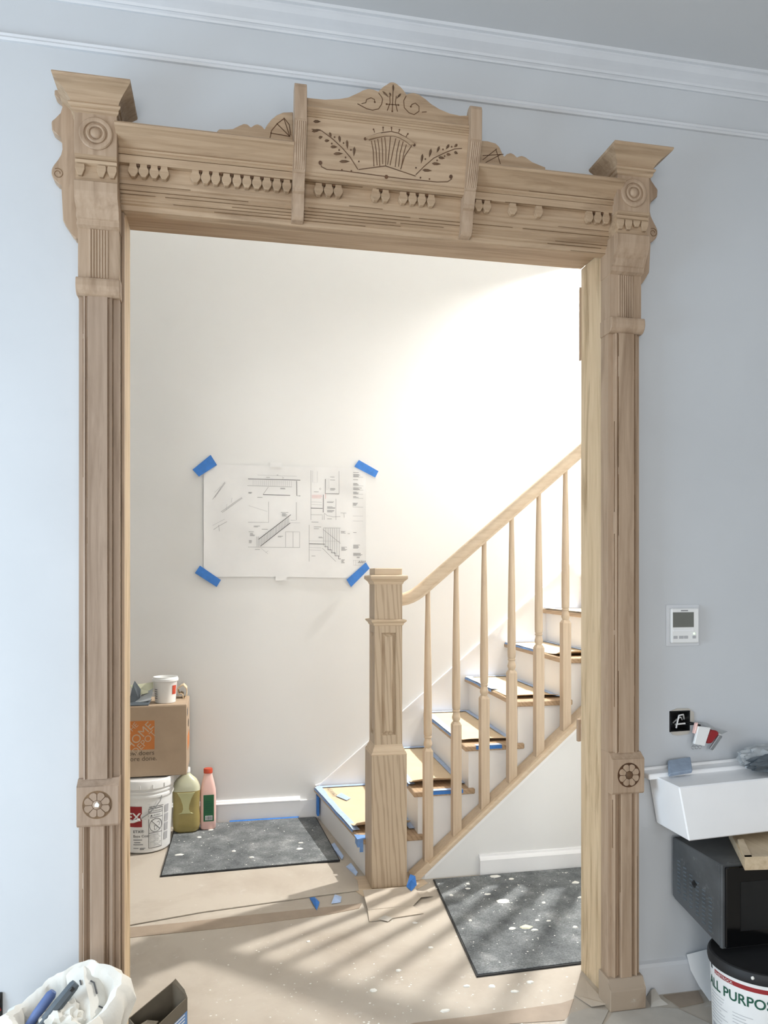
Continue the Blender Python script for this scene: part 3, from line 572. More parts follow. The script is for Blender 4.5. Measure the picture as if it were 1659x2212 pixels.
for k in range(4):
    T = Matrix.Translation((nx, ny, 0)) @ Matrix.Rotation(k*PI/2, 4, 'Z')
    def nb(nm, *a, bev=.0008):
        bm = NB(); box(bm, *a, bev); bmesh.ops.transform(bm, matrix=T, verts=bm.verts[:]); return obj(nm, bm, M_OAK, shf)
    he = hs if k % 2 == 0 else hc
    for s1 in (-1, 1): nb('stile', min(s1*.0365, s1*he), max(s1*.0365, s1*he), -hs, -hc, .686, 1.272)
    nb('rail', -.0365, .0365, -hs, -hc, .686, .731); nb('rail', -.0365, .0365, -hs, -hc, 1.229, 1.272)
    bm = NB()
    def ring(a, z0_, z1_, yy): return [(-a, yy, z0_), (a, yy, z0_), (a, yy, z1_), (-a, yy, z1_)]
    rs_ = [ring(.0365, .731, 1.229, -hs+.0015), ring(.0345, .733, 1.227, -hs+.001), ring(.0325, .735, 1.225, -hs+.010), ring(.0290, .7385, 1.2215, -hs+.0125), ring(.0175, .752, 1.208, -hs+.0035), ring(.0160, .754, 1.206, -hs+.0030)]
    R_ = [[bm.verts.new(q) for q in r_] for r_ in rs_]
    for a_, b_ in zip(R_, R_[1:]):
        for i in range(4): bm.faces.new((a_[i], a_[(i+1) % 4], b_[(i+1) % 4], b_[i]))
    bm.faces.new(R_[-1]); bmesh.ops.transform(bm, matrix=T, verts=bm.verts[:]); obj('panel', bm, M_OAK, shf)
bm = sq(NB(), [(1.262, .0690), (1.266, .073), (1.274, .076), (1.280, .083), (1.284, .0865), (1.289, .087), (1.291, .084), (1.293, .070)]); obj('collar_moulding', bm, M_OAKX, nw)
bm = NB(); box(bm, nx-hs, nx+hs, ny-hs, ny+hs, 1.290, 1.470); obj('upper_block', bm, M_OAK, nw)
bm = sq(NB(), [(1.462, .0690), (1.466, .072), (1.474, .075), (1.482, .083), (1.488, .090), (1.490, .0915), (1.502, .0915), (1.506, .088), (1.509, .068)]); obj('cap_moulding', bm, M_OAKX, nw)
bm = NB(); box(bm, nx-hs, nx+hs, ny-hs, ny+hs, 1.507, 1.541, .003); obj('cap_block', bm, M_OAKX, nw)

# ------------------------------------------------------------------ cardboard covers on the treads
ORDN = ['lowest', 'second', 'third', 'fourth', 'fifth', 'sixth', 'seventh']
def wob(y, k): return .003*noise.noise(Vector((y*9, k*3.3, 0)))
for i in range(7):
    z = zt[i]+.002; lift = (.055, .042, .018, .020, .026, .01, .01)[i]
    def X0(y): t = (y-YT)/(2.352-YT); return xf[i]+(xb[i]-xf[i])*t
    def X1(y): t = (y-YT)/(2.352-YT); return xf[i+1]+.026+(xb[i+1]-xf[i+1])*t
    ys = [1.43, 1.45, 1.48, 1.53, 1.60, 1.7, 1.85, 2.0, 2.15, 2.32]; cz = [1, .72, .42, .18, .05, 0, 0, 0, 0, 0]
    if i == 0: ys = [1.455, 1.475, 1.50, 1.55, 1.62, 1.72, 1.85, 2.0, 2.15, 2.32]
    tcv = thing('tread_cover', 'tan cardboard sheet taped with blue tape over %s stair tread' % ORDN[i], 'cardboard', ((xf[i]+xf[i+1])/2, 1.85, zt[i]))
    bm = NB(); top, bot_ = [], []
    m = 6
    for y, c in zip(ys, cz):
        a, b = X0(y)+.012, X1(y)-.020; r_ = []
        for k in range(m+1):
            x = a+(b-a)*k/m; r_.append((x, y+.006*noise.noise(Vector((x*14, i, 2)))*(1 if c > .5 else 0), z+lift*c*(.6+.4*math.sin(2.2*k/m+.6))+wob(y+x, i)*.4+.001))
        top.append(r_); bot_.append([(x_, y_, z_-.0025) for x_, y_, z_ in r_])
    V = [[bm.verts.new(q) for q in r_] for r_ in top]; V2 = [[bm.verts.new(q) for q in r_] for r_ in bot_]
    n_ = len(ys)
    for a in range(n_-1):
        for k in range(m):
            bm.faces.new((V[a][k], V[a][k+1], V[a+1][k+1], V[a+1][k])); bm.faces.new((V2[a][k], V2[a+1][k], V2[a+1][k+1], V2[a][k+1]))
    for a in range(n_-1): bm.faces.new((V[a][0], V[a+1][0], V2[a+1][0], V2[a][0])); bm.faces.new((V[a][m], V2[a][m], V2[a+1][m], V[a+1][m]))
    for k in range(m): bm.faces.new((V[0][k], V2[0][k], V2[0][k+1], V[0][k+1])); bm.faces.new((V[-1][k], V[-1][k+1], V2[-1][k+1], V2[-1][k]))
    obj('sheet', bm, M_CARD, tcv, 50)
    def tapestrip(nm, path_a, path_b, mat):     # ribbon between two 3D polylines
        bm = NB(); A = [bm.verts.new(q) for q in path_a]; Bv = [bm.verts.new(q) for q in path_b]
        A2 = [bm.verts.new((q[0], q[1], q[2]-.0008)) for q in path_a]; B2 = [bm.verts.new((q[0], q[1], q[2]-.0008)) for q in path_b]
        for k in range(len(A)-1):
            bm.faces.new((A[k], A[k+1], Bv[k+1], Bv[k])); bm.faces.new((A2[k], B2[k], B2[k+1], A2[k+1])); bm.faces.new((A[k], A2[k], A2[k+1], A[k+1])); bm.faces.new((Bv[k], Bv[k+1], B2[k+1], B2[k]))
        return obj(nm, bm, mat, tcv)
    yy = [1.47, 1.54, 1.62, 1.7, 1.8, 1.9, 2.0, 2.1, 2.2, 2.32]; 
    if i in (3, 4): yy = [1.75, 1.85, 1.95, 2.05, 2.15, 2.32]
    if i == 2: yy = [1.62, 1.7, 1.8, 1.9, 2.0, 2.1, 2.2, 2.32]
    e1 = [(X0(y)-.002+(.004 if i else -.004)*noise.noise(Vector((y*22, i, 5))), y, z+.006+.004*abs(noise.noise(Vector((y*14, i, 9))))) for y in yy]
    e2 = [(X0(y)+.034+.010*noise.noise(Vector((y*17, i, 1))), y, z+.007) for y in yy]
    tapestrip('tape', e1, e2, M_TAPEP)
    if i != 5 and i != 6:
        tapestrip('tape', [(X0(y)-.004, y, z+.003) for y in yy], [(X0(y)-.006+.004*noise.noise(Vector((y*31, i, 4))), y, z-.006-.016*max(0, noise.noise(Vector((y*13, i, 7))))) for y in yy], M_TAPEM)
    yy2 = [1.44, 1.7, 2.0, 2.34]
    tapestrip('tape', [(X1(y)-.032, y, z+.006) for y in yy2], [(X1(y)-.002, y, z+.005) for y in yy2], M_TAPEP)
    xx = [X0(2.32)+.01, (X0(2.32)+X1(2.32))/2, X1(2.32)-.03]
    tapestrip('tape', [(x, 2.304, z+.007) for x in xx], [(x, 2.345, z+.006) for x in xx], M_TAPEP)
    if i in (1, 2):
        bm = NB(); box(bm, xf[i]+.06, xf[i]+(.26 if i == 1 else .20), YT-.0015, YT, zt[i]-.020, zt[i]-.002); obj('tape', bm, M_TAPE, tcv)
        bm = NB(); box(bm, xf[i]+.06, xf[i]+(.26 if i == 1 else .20), YT-.001, YT+.03, zt[i], zt[i]+.001); obj('tape', bm, M_TAPEP, tcv)
    if i == 0:
        bm = NB(); box(bm, xb[0]+.012, xb[0]+.0255, 2.28, 2.335, .03, .150); obj('tape', bm, M_TAPE, tcv)
        bm = NB(); prZ(bm, [(.640, 1.345), (.700, 1.345), (.700, 1.40), (.634, 1.42)], zt[0]+.0005, zt[0]+.002); box(bm, .652, .670, YT-.0015, YT, .125, zt[0]); box(bm, .641, .6535, YT-.001, 1.42, .150, zt[0]+.001); obj('tape', bm, M_TAPEM, tcv)
        bm = NB(); mapf = lambda u, v: (X0(2.27-u)+.062+v*.9, 2.29-u, z+.0085)
        text('ATE WARD', .034, lambda u, v: (X0(2.28-u)+.085-v, 2.28-u, z+.0085), 'lettering', M_INKD, tcv); bm.free()
        bm = NB(); prZ(bm, [(X0(2.10)+.075, 2.10), (X0(2.0)+.11, 2.0), (X0(2.08)+.15, 2.04), (X0(2.16)+.12, 2.16)], z+.006, z+.0075); obj('tape', bm, M_TAPEP, tcv)
    else:
        pass
# ------------------------------------------------------------------ construction drawing on the far wall
yp = YF-.006
dw = thing('construction_drawing', 'large white stair construction drawing taped flat to the hall wall', 'drawing', (.365, YF, 1.5))
bm = NB(); nxg, nzg = 20, 14; G = []
for j in range(nzg+1):
    r_ = []
    for k in range(nxg+1):
        u, v = k/nxg, j/nzg; x = -.134+u*1.0+.006*v*0; z = 1.498+v*.690+.004*math.sin(u*5)*(1-v)
        edge = min(u, 1-u, v, 1-v); r_.append((x, yp-.004*noise.noise(Vector((u*4, v*3, 1)))-.004*(1 if edge < .02 and .2 < v < .8 else 0), z))
    G.append(r_)
V = [[bm.verts.new(q) for q in r_] for r_ in G]
for j in range(nzg):
    for k in range(nxg): bm.faces.new((V[j][k], V[j][k+1], V[j+1][k+1], V[j+1][k]))
ps = obj('paper', bm, M_SHEET, dw, 60)
YI = yp-.0085
def DP(x, y):      # drawing coordinates, thousandths of the sheet width from its top left corner
    return (-.134+x/1000, 2.188-y/1000)
def lines(name, mat, L, w, lift=0.0):
    bm = NB()
    for l in L: strip(bm, [DP(*q) for q in l], w, YI, lift=lift)
    o = obj(name, bm, mat, ps); o['kind'] = 'stuff'; return o
q4 = lambda x, y: ((x+0)*.7555/1000*1000-110*.7555/1, (y-165)*.7555)   # crop units to drawing units
Q = lambda L: [[(((x-155)*.757), (y-170)*.757) for x, y in l] for l in L]
lines('heavy_lines', M_INKD, Q([[(505, 283), (928, 283)], [(625, 408), (845, 410)], [(898, 290), (900, 412), (928, 412)], [(1015, 511), (1112, 512)], [(1135, 268), (1135, 388), (1248, 389)], [(1118, 398), (1117, 545)], [(1000, 805), (1130, 806), (1130, 828), (1155, 828), (1155, 853), (1185, 853), (1185, 878), (1216, 879), (1216, 903), (1246, 903), (1246, 928), (1262, 928)], [(590, 772), (850, 568)], [(605, 828), (846, 635)]]), .0034)
bal = [[(600+i*12.3, 770-i*9.6-3), (600+i*12.3, 828-i*9.6)] for i in range(20)]
tb = [[(545+i*15.5, 292), (545+i*15.5, 335)] for i in range(21)]
ver = [[(1120+i*18.5, 675), (1120+i*18.5, 820+i*13)] for i in range(8)]
lines('fine_lines', M_INK, Q(bal+ver+[[(540, 338), (860, 340)], [(505, 836), (925, 836)], [(575, 750), (578, 832)], [(588, 750), (590, 832)], [(808, 708), (808, 834)], [(808, 708), (922, 708), (922, 834)], [(868, 708), (868, 834)], [(670, 465), (670, 634), (505, 634)], [(895, 465), (895, 612), (848, 612)], [(1015, 200), (1015, 608)], [(1248, 200), (1248, 389)], [(1222, 430), (1222, 605)], [(1000, 650), (1000, 950)], [(1110, 840), (1222, 950)], [(1115, 685), (1262, 800)], [(1118, 672), (1262, 672)], [(1016, 565), (1110, 565), (1110, 605)], [(1125, 555), (1125, 605)], [(625, 408), (668, 345)], [(232, 698), (275, 668), (338, 632)], [(272, 660), (278, 710)], [(290, 555), (455, 435)], [(300, 560), (460, 440)], [(225, 455), (322, 312)], [(240, 440), (325, 320)], [(500, 338), (540, 338)], [(780, 260), (792, 268), (782, 276)], [(1262, 545), (1310, 548)], [(1290, 548), (1292, 585)], [(1125, 550), (1150, 570), (1200, 580), (1260, 576)], [(1085, 350), (1092, 342), (1099, 350), (1092, 360), (1085, 350)]]), .0016)
lines('faint_lines', M_INKL, Q(tb+[[(580, 250), (900, 252)], [(225, 665), (320, 612)], [(510, 500), (660, 545)], [(330, 540), (338, 490)], [(372, 478), (378, 440)], [(240, 400), (290, 350)], [(1030, 200), (1030, 298), (1068, 298), (1068, 205)], [(1148, 262), (1148, 360)], [(1165, 262), (1165, 350)], [(1020, 460), (1105, 462)], [(1020, 480), (1105, 482)], [(1000, 835), (1100, 838)], [(1000, 855), (1100, 858)], [(610, 845), (665, 890)], [(645, 880), (668, 865)], [(1000, 780), (1260, 782)], [(848, 634), (925, 634)], [(1365, 570), (1452, 570)], [(1365, 612), (1452, 612)], [(1370, 940), (1370, 980), (1452, 980)], [(1390, 940), (1390, 980)], [(1365, 940), (1452, 940)]]), .0014)
lines('red_lines', M_INKR, Q([[(1022, 405), (1105, 403)], [(1022, 415), (1108, 413)], [(1022, 425), (1100, 425)], [(1136, 390), (1136, 432)]]), .0016)
random.seed(11); tl = []
def para(x, y, w_, n, dy=6.5):
    for k in range(n): tl.append([(x, y+k*dy), (x+w_*random.uniform(.55, 1), y+k*dy)])
for a in ((1368, 206, 62, 1), (1368, 222, 60, 4), (1368, 268, 50, 1), (1368, 298, 55, 3), (1368, 335, 80, 3), (1368, 370, 50, 3), (1368, 408, 45, 2), (1368, 462, 40, 4), (1368, 708, 48, 1), (1368, 812, 72, 5), (1368, 880, 84, 4), (1398, 912, 30, 2), (1148, 455, 68, 2), (1150, 497, 66, 3), (1150, 527, 64, 3), (1175, 345, 62, 3), (1175, 250, 40, 1), (1175, 275, 55, 1), (1265, 700, 40, 3), (1268, 830, 50, 5), (1268, 935, 30, 5), (510, 712, 60, 1), (520, 725, 40, 4), (512, 782, 36, 4), (550, 665, 55, 2), (615, 690, 60, 1), (770, 550, 80, 1), (778, 560, 50, 4), (650, 267, 50, 1), (735, 246, 18, 1), (765, 352, 60, 2), (1040, 665, 60, 1), (1040, 680, 45, 1), (1150, 597, 55, 1), (1020, 625, 60, 1), (1040, 375, 60, 1), (1078, 748, 40, 2), (745, 745, 50, 2), (580, 432, 40, 1), (1320, 718, 30, 1), (560, 855, 60, 1), (508, 392, 34, 2), (508, 397, 34, 1), (1020, 905, 55, 1)): para(*a)
lines('printed_notes', M_INK, Q(tl), .0022)
boxes = [[(1368, 245), (1452, 245)], [(1368, 318), (1452, 318)], [(1368, 352), (1452, 352)], [(1368, 388), (1452, 388)], [(1368, 422), (1452, 422)], [(1365, 458), (1365, 495), (1452, 495)]]
lines('title_block_rules', M_INK, Q(boxes), .0012)
text('A007', .020, lambda u, v: (DP((1406-155)*.757, (962-170)*.757)[0]+u, YI, DP(0, (962-170)*.757)[1]+v), 'sheet_number', M_INKD, ps, sx=1.1, shear=.3)
for nm, P_, sd in (('tape', [(-.2, 2.149), (-.093, 2.242), (-.055, 2.181), (-.162, 2.108)], 1), ('tape', [(.790, 2.197), (.82, 2.239), (.946, 2.172), (.925, 2.131)], 2), ('tape', [(-.186, 1.524), (-.156, 1.569), (-.032, 1.482), (-.057, 1.439)], 3), ('tape', [(.741, 1.484), (.865, 1.593), (.889, 1.555), (.77, 1.437)], 4)):
    bm = NB(); prY(bm, P_, yp-.0115, yp-.0105); obj(nm, bm, M_TAPE, dw)
for bx0, bz0 in ((.265, 2.178), (.298, 1.478)):
    bm = NB(); box(bm, bx0, bx0+.07, yp-.008, yp-.0075, bz0, bz0+.03); obj('clear_tape', bm, M_INKL if False else M_SHEET, dw)

# ------------------------------------------------------------------ wall sconce up the stairs (lights the hall)
sc_ = thing('wall_sconce', 'lit globe sconce with added light-shaping grey cone high above the stairs', 'lamp', (2.6, YF, 3.6))
bm = NB(); lathe(bm, [(.055, 0), (.055, -.012), (.045, -.018), (.015, -.020)], (2.6, YF, 3.60), 'Y', 24); obj('backplate', bm, M_METAL, sc_, 40)
bm = NB(); tube(bm, [(2.6, YF-.015, 3.60), (2.6, YF-.08, 3.60), (2.6, YF-.135, 3.615), (2.6, YF-.15, 3.645)], .009, 8); obj('arm', bm, M_METAL, sc_, 60)
bm = NB(); lathe(bm, [(.050, .095), (.127, -.078), (.130, -.078), (.053, .095), (.050, .095)], (2.6, YF-.15, 3.72), 'Z', 40, False); obj('added_light_cone', bm, M_CONE, sc_, 40)  # unseen cone added to throw the globe's light down, off the upper wall
bm = NB(); bmesh.ops.create_uvsphere(bm, u_segments=24, v_segments=16, radius=.045, matrix=Matrix.Translation((2.6, YF-.15, 3.72))); obj('globe', bm, M_GLOBE, sc_, 180)

# ------------------------------------------------------------------ floor coverings in the hall
bm = NB(); prZ(bm, [(.60, 1.352), (.687, 1.362), (.94, 1.362), (.965, 1.208), (.902, 1.152), (.629, 1.116), (.60, 1.192)], .0002, .0022); obj('exposed_plank', bm, M_OAKX, floor)
bm = NB(); prZ(bm, [(.619, 1.182), (.632, 1.30), (.577, 1.555), (-.118, 1.60), (-.60, 1.62), (-.60, .985), (-.406, 1.018), (-.105, 1.088), (.333, 1.148)], .0022, .006, .001)
single('floor_sheet', bm, M_FLOOR, 'wide stiff tan paper sheet covering floor beside the newel post', 'paper', (0, 1.3, 0))
bm = NB(); prZ(bm, [(-.60, .985), (-.404, 1.001), (-.188, 1.004), (.021, 1.017), (.609, 1.042), (.587, .992), (.45, .958), (.021, .916), (-.393, .904), (-.60, .90)], .0002, .002)
single('seam_tape', bm, M_SEAM, 'long brown paper seam tape crossing the hall floor', 'tape', (0, .96, 0))
bm = NB(); prZ(bm, [(.560, .055), (.616, .072), (.835, .071), (1.149, .084), (1.206, .101), (1.125, -.015), (.935, .003), (.60, -.02)], .0002, .002)
single('torn_floor_strip', bm, M_SEAM, 'torn brown paper strip across the doorway threshold', 'paper', (.9, .05, 0))
fc = thing('folded_cardboard', 'creased tan cardboard flap lying at the foot of newel post', 'cardboard', (.74, 1.0, 0))
def quadpl(bm, P, th=.003):
    a = [bm.verts.new(p) for p in P]; b = [bm.verts.new((p[0], p[1], p[2]-th)) for p in P]; n = len(P)
    bm.faces.new(a); bm.faces.new(b[::-1])
    for i in range(n): bm.faces.new((a[i], b[i], b[(i+1) % n], a[(i+1) % n]))
bm = NB(); quadpl(bm, [(.627, 1.118, .030), (.875, 1.128, .026), (.884, 1.02, .018), (.829, .955, .010), (.619, .946, .012)]); obj('upper_flap', bm, M_PAPER, fc)
bm = NB(); quadpl(bm, [(.619, .946, .010), (.829, .955, .008), (.858, .878, .005), (.607, .845, .005)]); obj('lower_flap', bm, M_PAPER, fc)
bm = NB(); quadpl(bm, [(.830, .985, .012), (.88, 1.027, .014), (.948, 1.047, .006), (.934, 1.10, .008), (.875, 1.085, .02)], .002); single('torn_scrap', bm, M_PAPER, 'torn cardboard scrap beside creased flap near the mat corner', 'cardboard', (.89, 1.04, 0))
bm = NB(); quadpl(bm, [(.648, .859, .006), (.68, .872, .014), (.712, .853, .008), (.687, .829, .005)], .002); single('torn_scrap', bm, M_PAPERG, 'tiny curled paper scrap in front of the creased cardboard flap', 'paper', (.68, .85, 0))
def crumple(name, P, label, seed, mat=M_TAPE):
    bm = NB(); rnd = random.Random(seed); c = Vector(P[0])
    vs_ = [bm.verts.new(p) for p in P[1:]]; ctr_ = bm.verts.new(c)
    for i in range(len(vs_)): bm.faces.new((vs_[i], vs_[(i+1) % len(vs_)], ctr_))
    r_ = bmesh.ops.extrude_face_region(bm, geom=bm.faces[:]); bmesh.ops.translate(bm, verts=[v for v in r_['geom'] if isinstance(v, bmesh.types.BMVert)], vec=(0, -.001, -.0012))
    single(name, bm, mat, label, 'tape', (P[0][0], P[0][1], 0))
crumple('tape_scrap', [(.400, 1.085, .022), (.380, 1.146, .004), (.402, 1.12, .016), (.418, 1.074, .010), (.398, 1.007, .003), (.388, 1.07, .008)], 'crumpled blue tape scrap lying on the brown seam by floor sheet', 5)
crumple('tape_scrap', [(.490, 1.10, .024), (.471, 1.063, .004), (.499, 1.147, .010), (.525, 1.110, .012), (.515, 1.069, .004)], 'pale crumpled tape scrap between blue scrap and newel post', 6, M_TAPEP)
crumple('tape_scrap', [(.868, 1.150, .045), (.838, 1.125, .028), (.868, 1.172, .066), (.892, 1.165, .058), (.890, 1.13, .030), (.850, 1.075, .026)], 'bright blue tape wad standing on cardboard at newel post corner', 7)
crumple('tape_scrap', [(.585, 1.70, .012), (.560, 1.83, .003), (.592, 1.83, .016), (.612, 1.62, .014), (.600, 1.60, .003)], 'pale blue tape strip on floor along the lowest riser', 8, M_TAPEP)
crumple('tape_scrap', [(.630, 1.42, .012), (.606, 1.50, .002), (.632, 1.50, .020), (.648, 1.385, .014), (.636, 1.37, .002)], 'pale blue tape strip by riser end next to newel post', 9, M_TAPEP)
bm = NB(); prX(bm, [(2.325, .001), (2.347, .001), (2.347, .016), (2.338, .012)], .02, .44); single('tape_strip', bm, M_TAPE, 'blue tape strip running along the foot of hall baseboard', 'tape', (.2, 2.33, 0))
# mats
def floor_mat(P, label, z):
    c = (sum(p[0] for p in P)/4, sum(p[1] for p in P)/4, 0)
    t = thing('floor_mat', label, 'mat', c)
    bm = NB(); prZ(bm, P, z, z+.006); obj('rubber_backing', bm, M_RUB, t)
    Q_ = [(c[0]+(x-c[0])*.986, c[1]+(y-c[1])*.986) for x, y in P]
    bm = NB(); prZ(bm, Q_, z+.006, z+.010, .0015); obj('felt_pile', bm, M_FELT, t)
    return t
ML = [(-.322, 1.533), (.586, 1.569), (.545, 2.325), (-.300, 2.325)]
MR = [(.999, 1.236), (.916, .311), (1.76, .335), (1.84, 1.236)]
m1 = floor_mat(ML, 'dark grey speckled mat under the jug along hall wall', .006)
m2 = floor_mat(MR, 'dark grey speckled mat beneath white stair side wall', .0005)
def chip_mesh(seed, a, b, h=.004):
    rnd = random.Random(seed); n = rnd.choice((5, 6, 7)); bm = NB(); lo_, hi_ = [], []
    for i in range(n):
        t = 2*PI*i/n+rnd.uniform(-.2, .2); k = rnd.uniform(.75, 1.1)
        lo_.append((a*k*math.cos(t), b*k*math.sin(t), 0)); hi_.append((a*k*.8*math.cos(t), b*k*.8*math.sin(t), h*rnd.uniform(.6, 1.1)))
    prism(bm, lo_, hi_); return bm
def chips(P, z, label, group, big):
    for i, (x, y) in enumerate(P):
        s1 = big.get(i, (random.uniform(.010, .018), random.uniform(.007, .012)))
        bm = chip_mesh(i+len(P), *s1); bmesh.ops.translate(bm, verts=bm.verts[:], vec=(x, y, z))
        lab = label
        if z < .012 and z > .005: lab = {3: 'thick bright white plaster chunk on mat beneath stair side wall', 4: 'large cream plaster flake on mat beneath stair side wall'}.get(i, label)
        single('plaster_chip', bm, M_CHIPC if i == 4 and len(P) > 11 else M_CHIP, lab, 'plaster chip', (x, y, z), group)
random.seed(21)
CR_ = [(1.147,1.136),(1.129,1.081),(1.31,1.20),(1.245,.912),(1.246,.644),(1.665,1.047),(1.364,.68),(1.272,.611),(1.317,.695),(1.184,.643),(1.376,1.152),(1.033,.751),(1.609,.878),(1.20,1.0),(1.029,1.022),(1.42,.86),(1.45,.60)]
chips(CR_, .0105, 'white plaster chip on the mat beneath stair side wall', 'plaster chips on the mat beside stair wall', {3: (.030, .026), 4: (.036, .022), 2: (.028, .016), 5: (.022, .015)})
chips([(-.246,1.808),(.04,1.805),(.394,1.769),(.408,1.862),(-.09,2.19),(-.152,2.07),(.13,1.69)], .016, 'white plaster chip on the mat along hall wall', 'plaster chips on the mat along hall wall', {0: (.030, .014), 1: (.014, .013), 2: (.022, .014)})
chips([(.809,.57),(.738,.122),(.52,.30),(.86,.26),(.64,.42),(1.02,.19),(.33,.72),(.95,.24),(.80,.80),(1.10,.24)], .0003, 'white plaster chip on the bare paper floor', 'plaster chips on the paper floor', {1: (.020, .010), 0: (.012, .008)})
def dust(name, n, rng, z, seed, label):
    rnd = random.Random(seed); bm = NB()
    for _ in range(n):
        x, y = rng(rnd); s_ = rnd.choice((.0025, .003, .004, .006)); t = rnd.uniform(0, PI); c_, d_ = math.cos(t)*s_, math.sin(t)*s_*.7
        q = [(x+c_, y+d_), (x-d_, y+c_*.6), (x-c_*.8, y-d_), (x+d_, y-c_*.7)]
        a = [bm.verts.new((px, py, z)) for px, py in q]; tp = bm.verts.new((x, y, z+.0018))
        for i in range(4): bm.faces.new((a[i], a[(i+1) % 4], tp))
    o = single(name, bm, M_CHIP, label, 'plaster dust', (0, 1, z)); o['kind'] = 'stuff'
dust('plaster_dust', 170, lambda r: (r.uniform(.96, 1.74), r.uniform(.36, 1.2)), .0105, 1, 'fine plaster crumbs strewn over mat beside stair wall')
dust('plaster_dust', 80, lambda r: (r.uniform(-.28, .53), r.uniform(1.56, 2.28)), .016, 2, 'fine plaster crumbs strewn over mat along hall wall')
dust('plaster_dust', 320, lambda r: (r.uniform(-.1, 1.28), min(r.uniform(-.05, .95), r.uniform(-.05, .95))), .0002, 3, 'fine plaster crumbs scattered over the paper floor')

# ------------------------------------------------------------------ bucket, carton and bottles in the hall corner
def cyl(cx, cy, r, a0, z0):
    return lambda u, v: (cx+(r)*math.cos(a0+u/r), cy+(r)*math.sin(a0+u/r), z0+v)
def cpatch(cx, cy, r0, r1, a0, a1, z0, z1, n=12, ztot=None, rb=None, rt=None):
    """thin curved label on a slightly conical pail; rb, rt are the pail radii at z = 0 and ztot"""
    bm = NB(); A, Bv = [], []
    for i in range(n+1):
        a = a0+(a1-a0)*i/n
        ra = rb+(rt-rb)*z0/ztot+r0; rc_ = rb+(rt-rb)*z1/ztot+r0
        A.append(bm.verts.new((cx+ra*math.cos(a), cy+ra*math.sin(a), z0))); Bv.append(bm.verts.new((cx+rc_*math.cos(a), cy+rc_*math.sin(a), z1)))
    for i in range(n): bm.faces.new((A[i], A[i+1], Bv[i+1], Bv[i]))
    return bm
def ctext(body, size, cx, cy, rb, rt, zt_, a0, z0, name, mat, parent, **k):
    def f(u, v):
        r_ = rb+(rt-rb)*(z0+v)/zt_+.0016; return (cx+r_*math.cos(a0+u/rb), cy+r_*math.sin(a0+u/rb), z0+v)
    return text(body, size, f, name, mat, parent, **k)
bc = (-.44, 2.03)
pb_ = thing('plaster_bucket', 'white plastic pail with red label and warning panel under cardboard carton', 'bucket', (bc[0], bc[1], .006))
rb, rt, hz = .132, .146, .36
bm = NB(); lathe(bm, [(.128, .006), (rb, .012), (rt-.001, .300), (.150, .302), (.152, .310), (.150, .318), (.147, .320), (.147, .330), (.151, .332), (.151, .340), (.147, .343), (.146, .36)], (bc[0], bc[1], 0), 'Z', 48); obj('pail', bm, M_WHITE, pb_, 30)
bm = NB(); lathe(bm, [(.152, .352), (.155, .354), (.155, .392), (.152, .398), (.146, .400), (.142, .396), (.136, .394)], (bc[0], bc[1], 0), 'Z', 48); ld = obj('lid', bm, M_WHITE, pb_, 30)
bm = NB(); a = math.radians(-108); 
for k in range(14):
    a = math.radians(-170+k*25); lathe(bm, [(.004, 0), (.004, .020)], (bc[0]+.1555*math.cos(a), bc[1]+.1555*math.sin(a), .358), 'Z', 6)
o = obj('lid_tabs', bm, M_WHITE, ld); o['kind'] = 'stuff'
D_ = math.radians
obj('brand_panel', cpatch(*bc, .0008, 0, D_(-135), D_(-92), .150, .262, 12, .29, rb, rt), M_RED, pb_, tag='red label panel')
ctext('PAREX\u00ae'[3:], .060, *bc, rb, rt, .29, D_(-126), .185, 'lettering', M_WHITE, pb_, bold=.0012)
for i, (tx, sz, a0, z0) in enumerate((('ETX\u00ae', .022, -112, .118), ('Base Coat', .020, -112, .094))):
    ctext(tx, sz, *bc, rb, rt, .29, D_(a0), z0, 'lettering', M_INKD if i < 3 else M_INK, pb_)
bm = NB()
for a_, w_, z_ in ((-112, 20, .080), (-110, 14, .066), (-112, 22, .054), (-112, 12, .034), (-97, 12, .034), (-97, 9, .028)):
    r_ = lambda z: rb+(rt-rb)*z/.29+.0012
    tube(bm, [(bc[0]+r_(z_)*math.cos(D_(a_+w_*i/4)), bc[1]+r_(z_)*math.sin(D_(a_+w_*i/4)), z_) for i in range(5)], .0016, 4)
o = obj('fine_print', bm, M_INK, pb_); o['kind'] = 'stuff'
obj('warning_frame', cpatch(*bc, .0006, 0, D_(-78), D_(-46), .030, .247, 10, .29, rb, rt), M_INKD, pb_)
for z0, z1 in ((.224, .244), (.198, .221), (.114, .195), (.033, .111)):
    obj('warning_panel', cpatch(*bc, .0010, 0, D_(-77), D_(-47), z0, z1, 10, .29, rb, rt), M_WHITE, pb_)
ctext('KEEP FROM FREEZING', .0075, *bc, rb, rt, .29, D_(-77), .253, 'lettering', M_INKD, pb_, bold=.0003)
ctext('\u25b2 WARNING', .011, *bc, rb, rt, .29, D_(-76), .229, 'lettering', M_INKD, pb_)
ctext('\u25b2 AVISO', .013, *bc, rb, rt, .29, D_(-75), .204, 'lettering', M_INKD, pb_)
def csurf(a_deg, z, lift): r_ = rb+(rt-rb)*z/.29+lift; return (bc[0]+r_*math.cos(D_(a_deg)), bc[1]+r_*math.sin(D_(a_deg)), z)
bm = NB(); tube(bm, [csurf(-62+14*math.cos(t), .154+.036*math.sin(t), .0014) for t in [2*PI*i/28 for i in range(29)]], .0014, 6); tube(bm, [csurf(-62-9.8, .154+.025, .0014), csurf(-62, .154, .0016), csurf(-62+9.8, .154-.025, .0014)], .0014, 6)
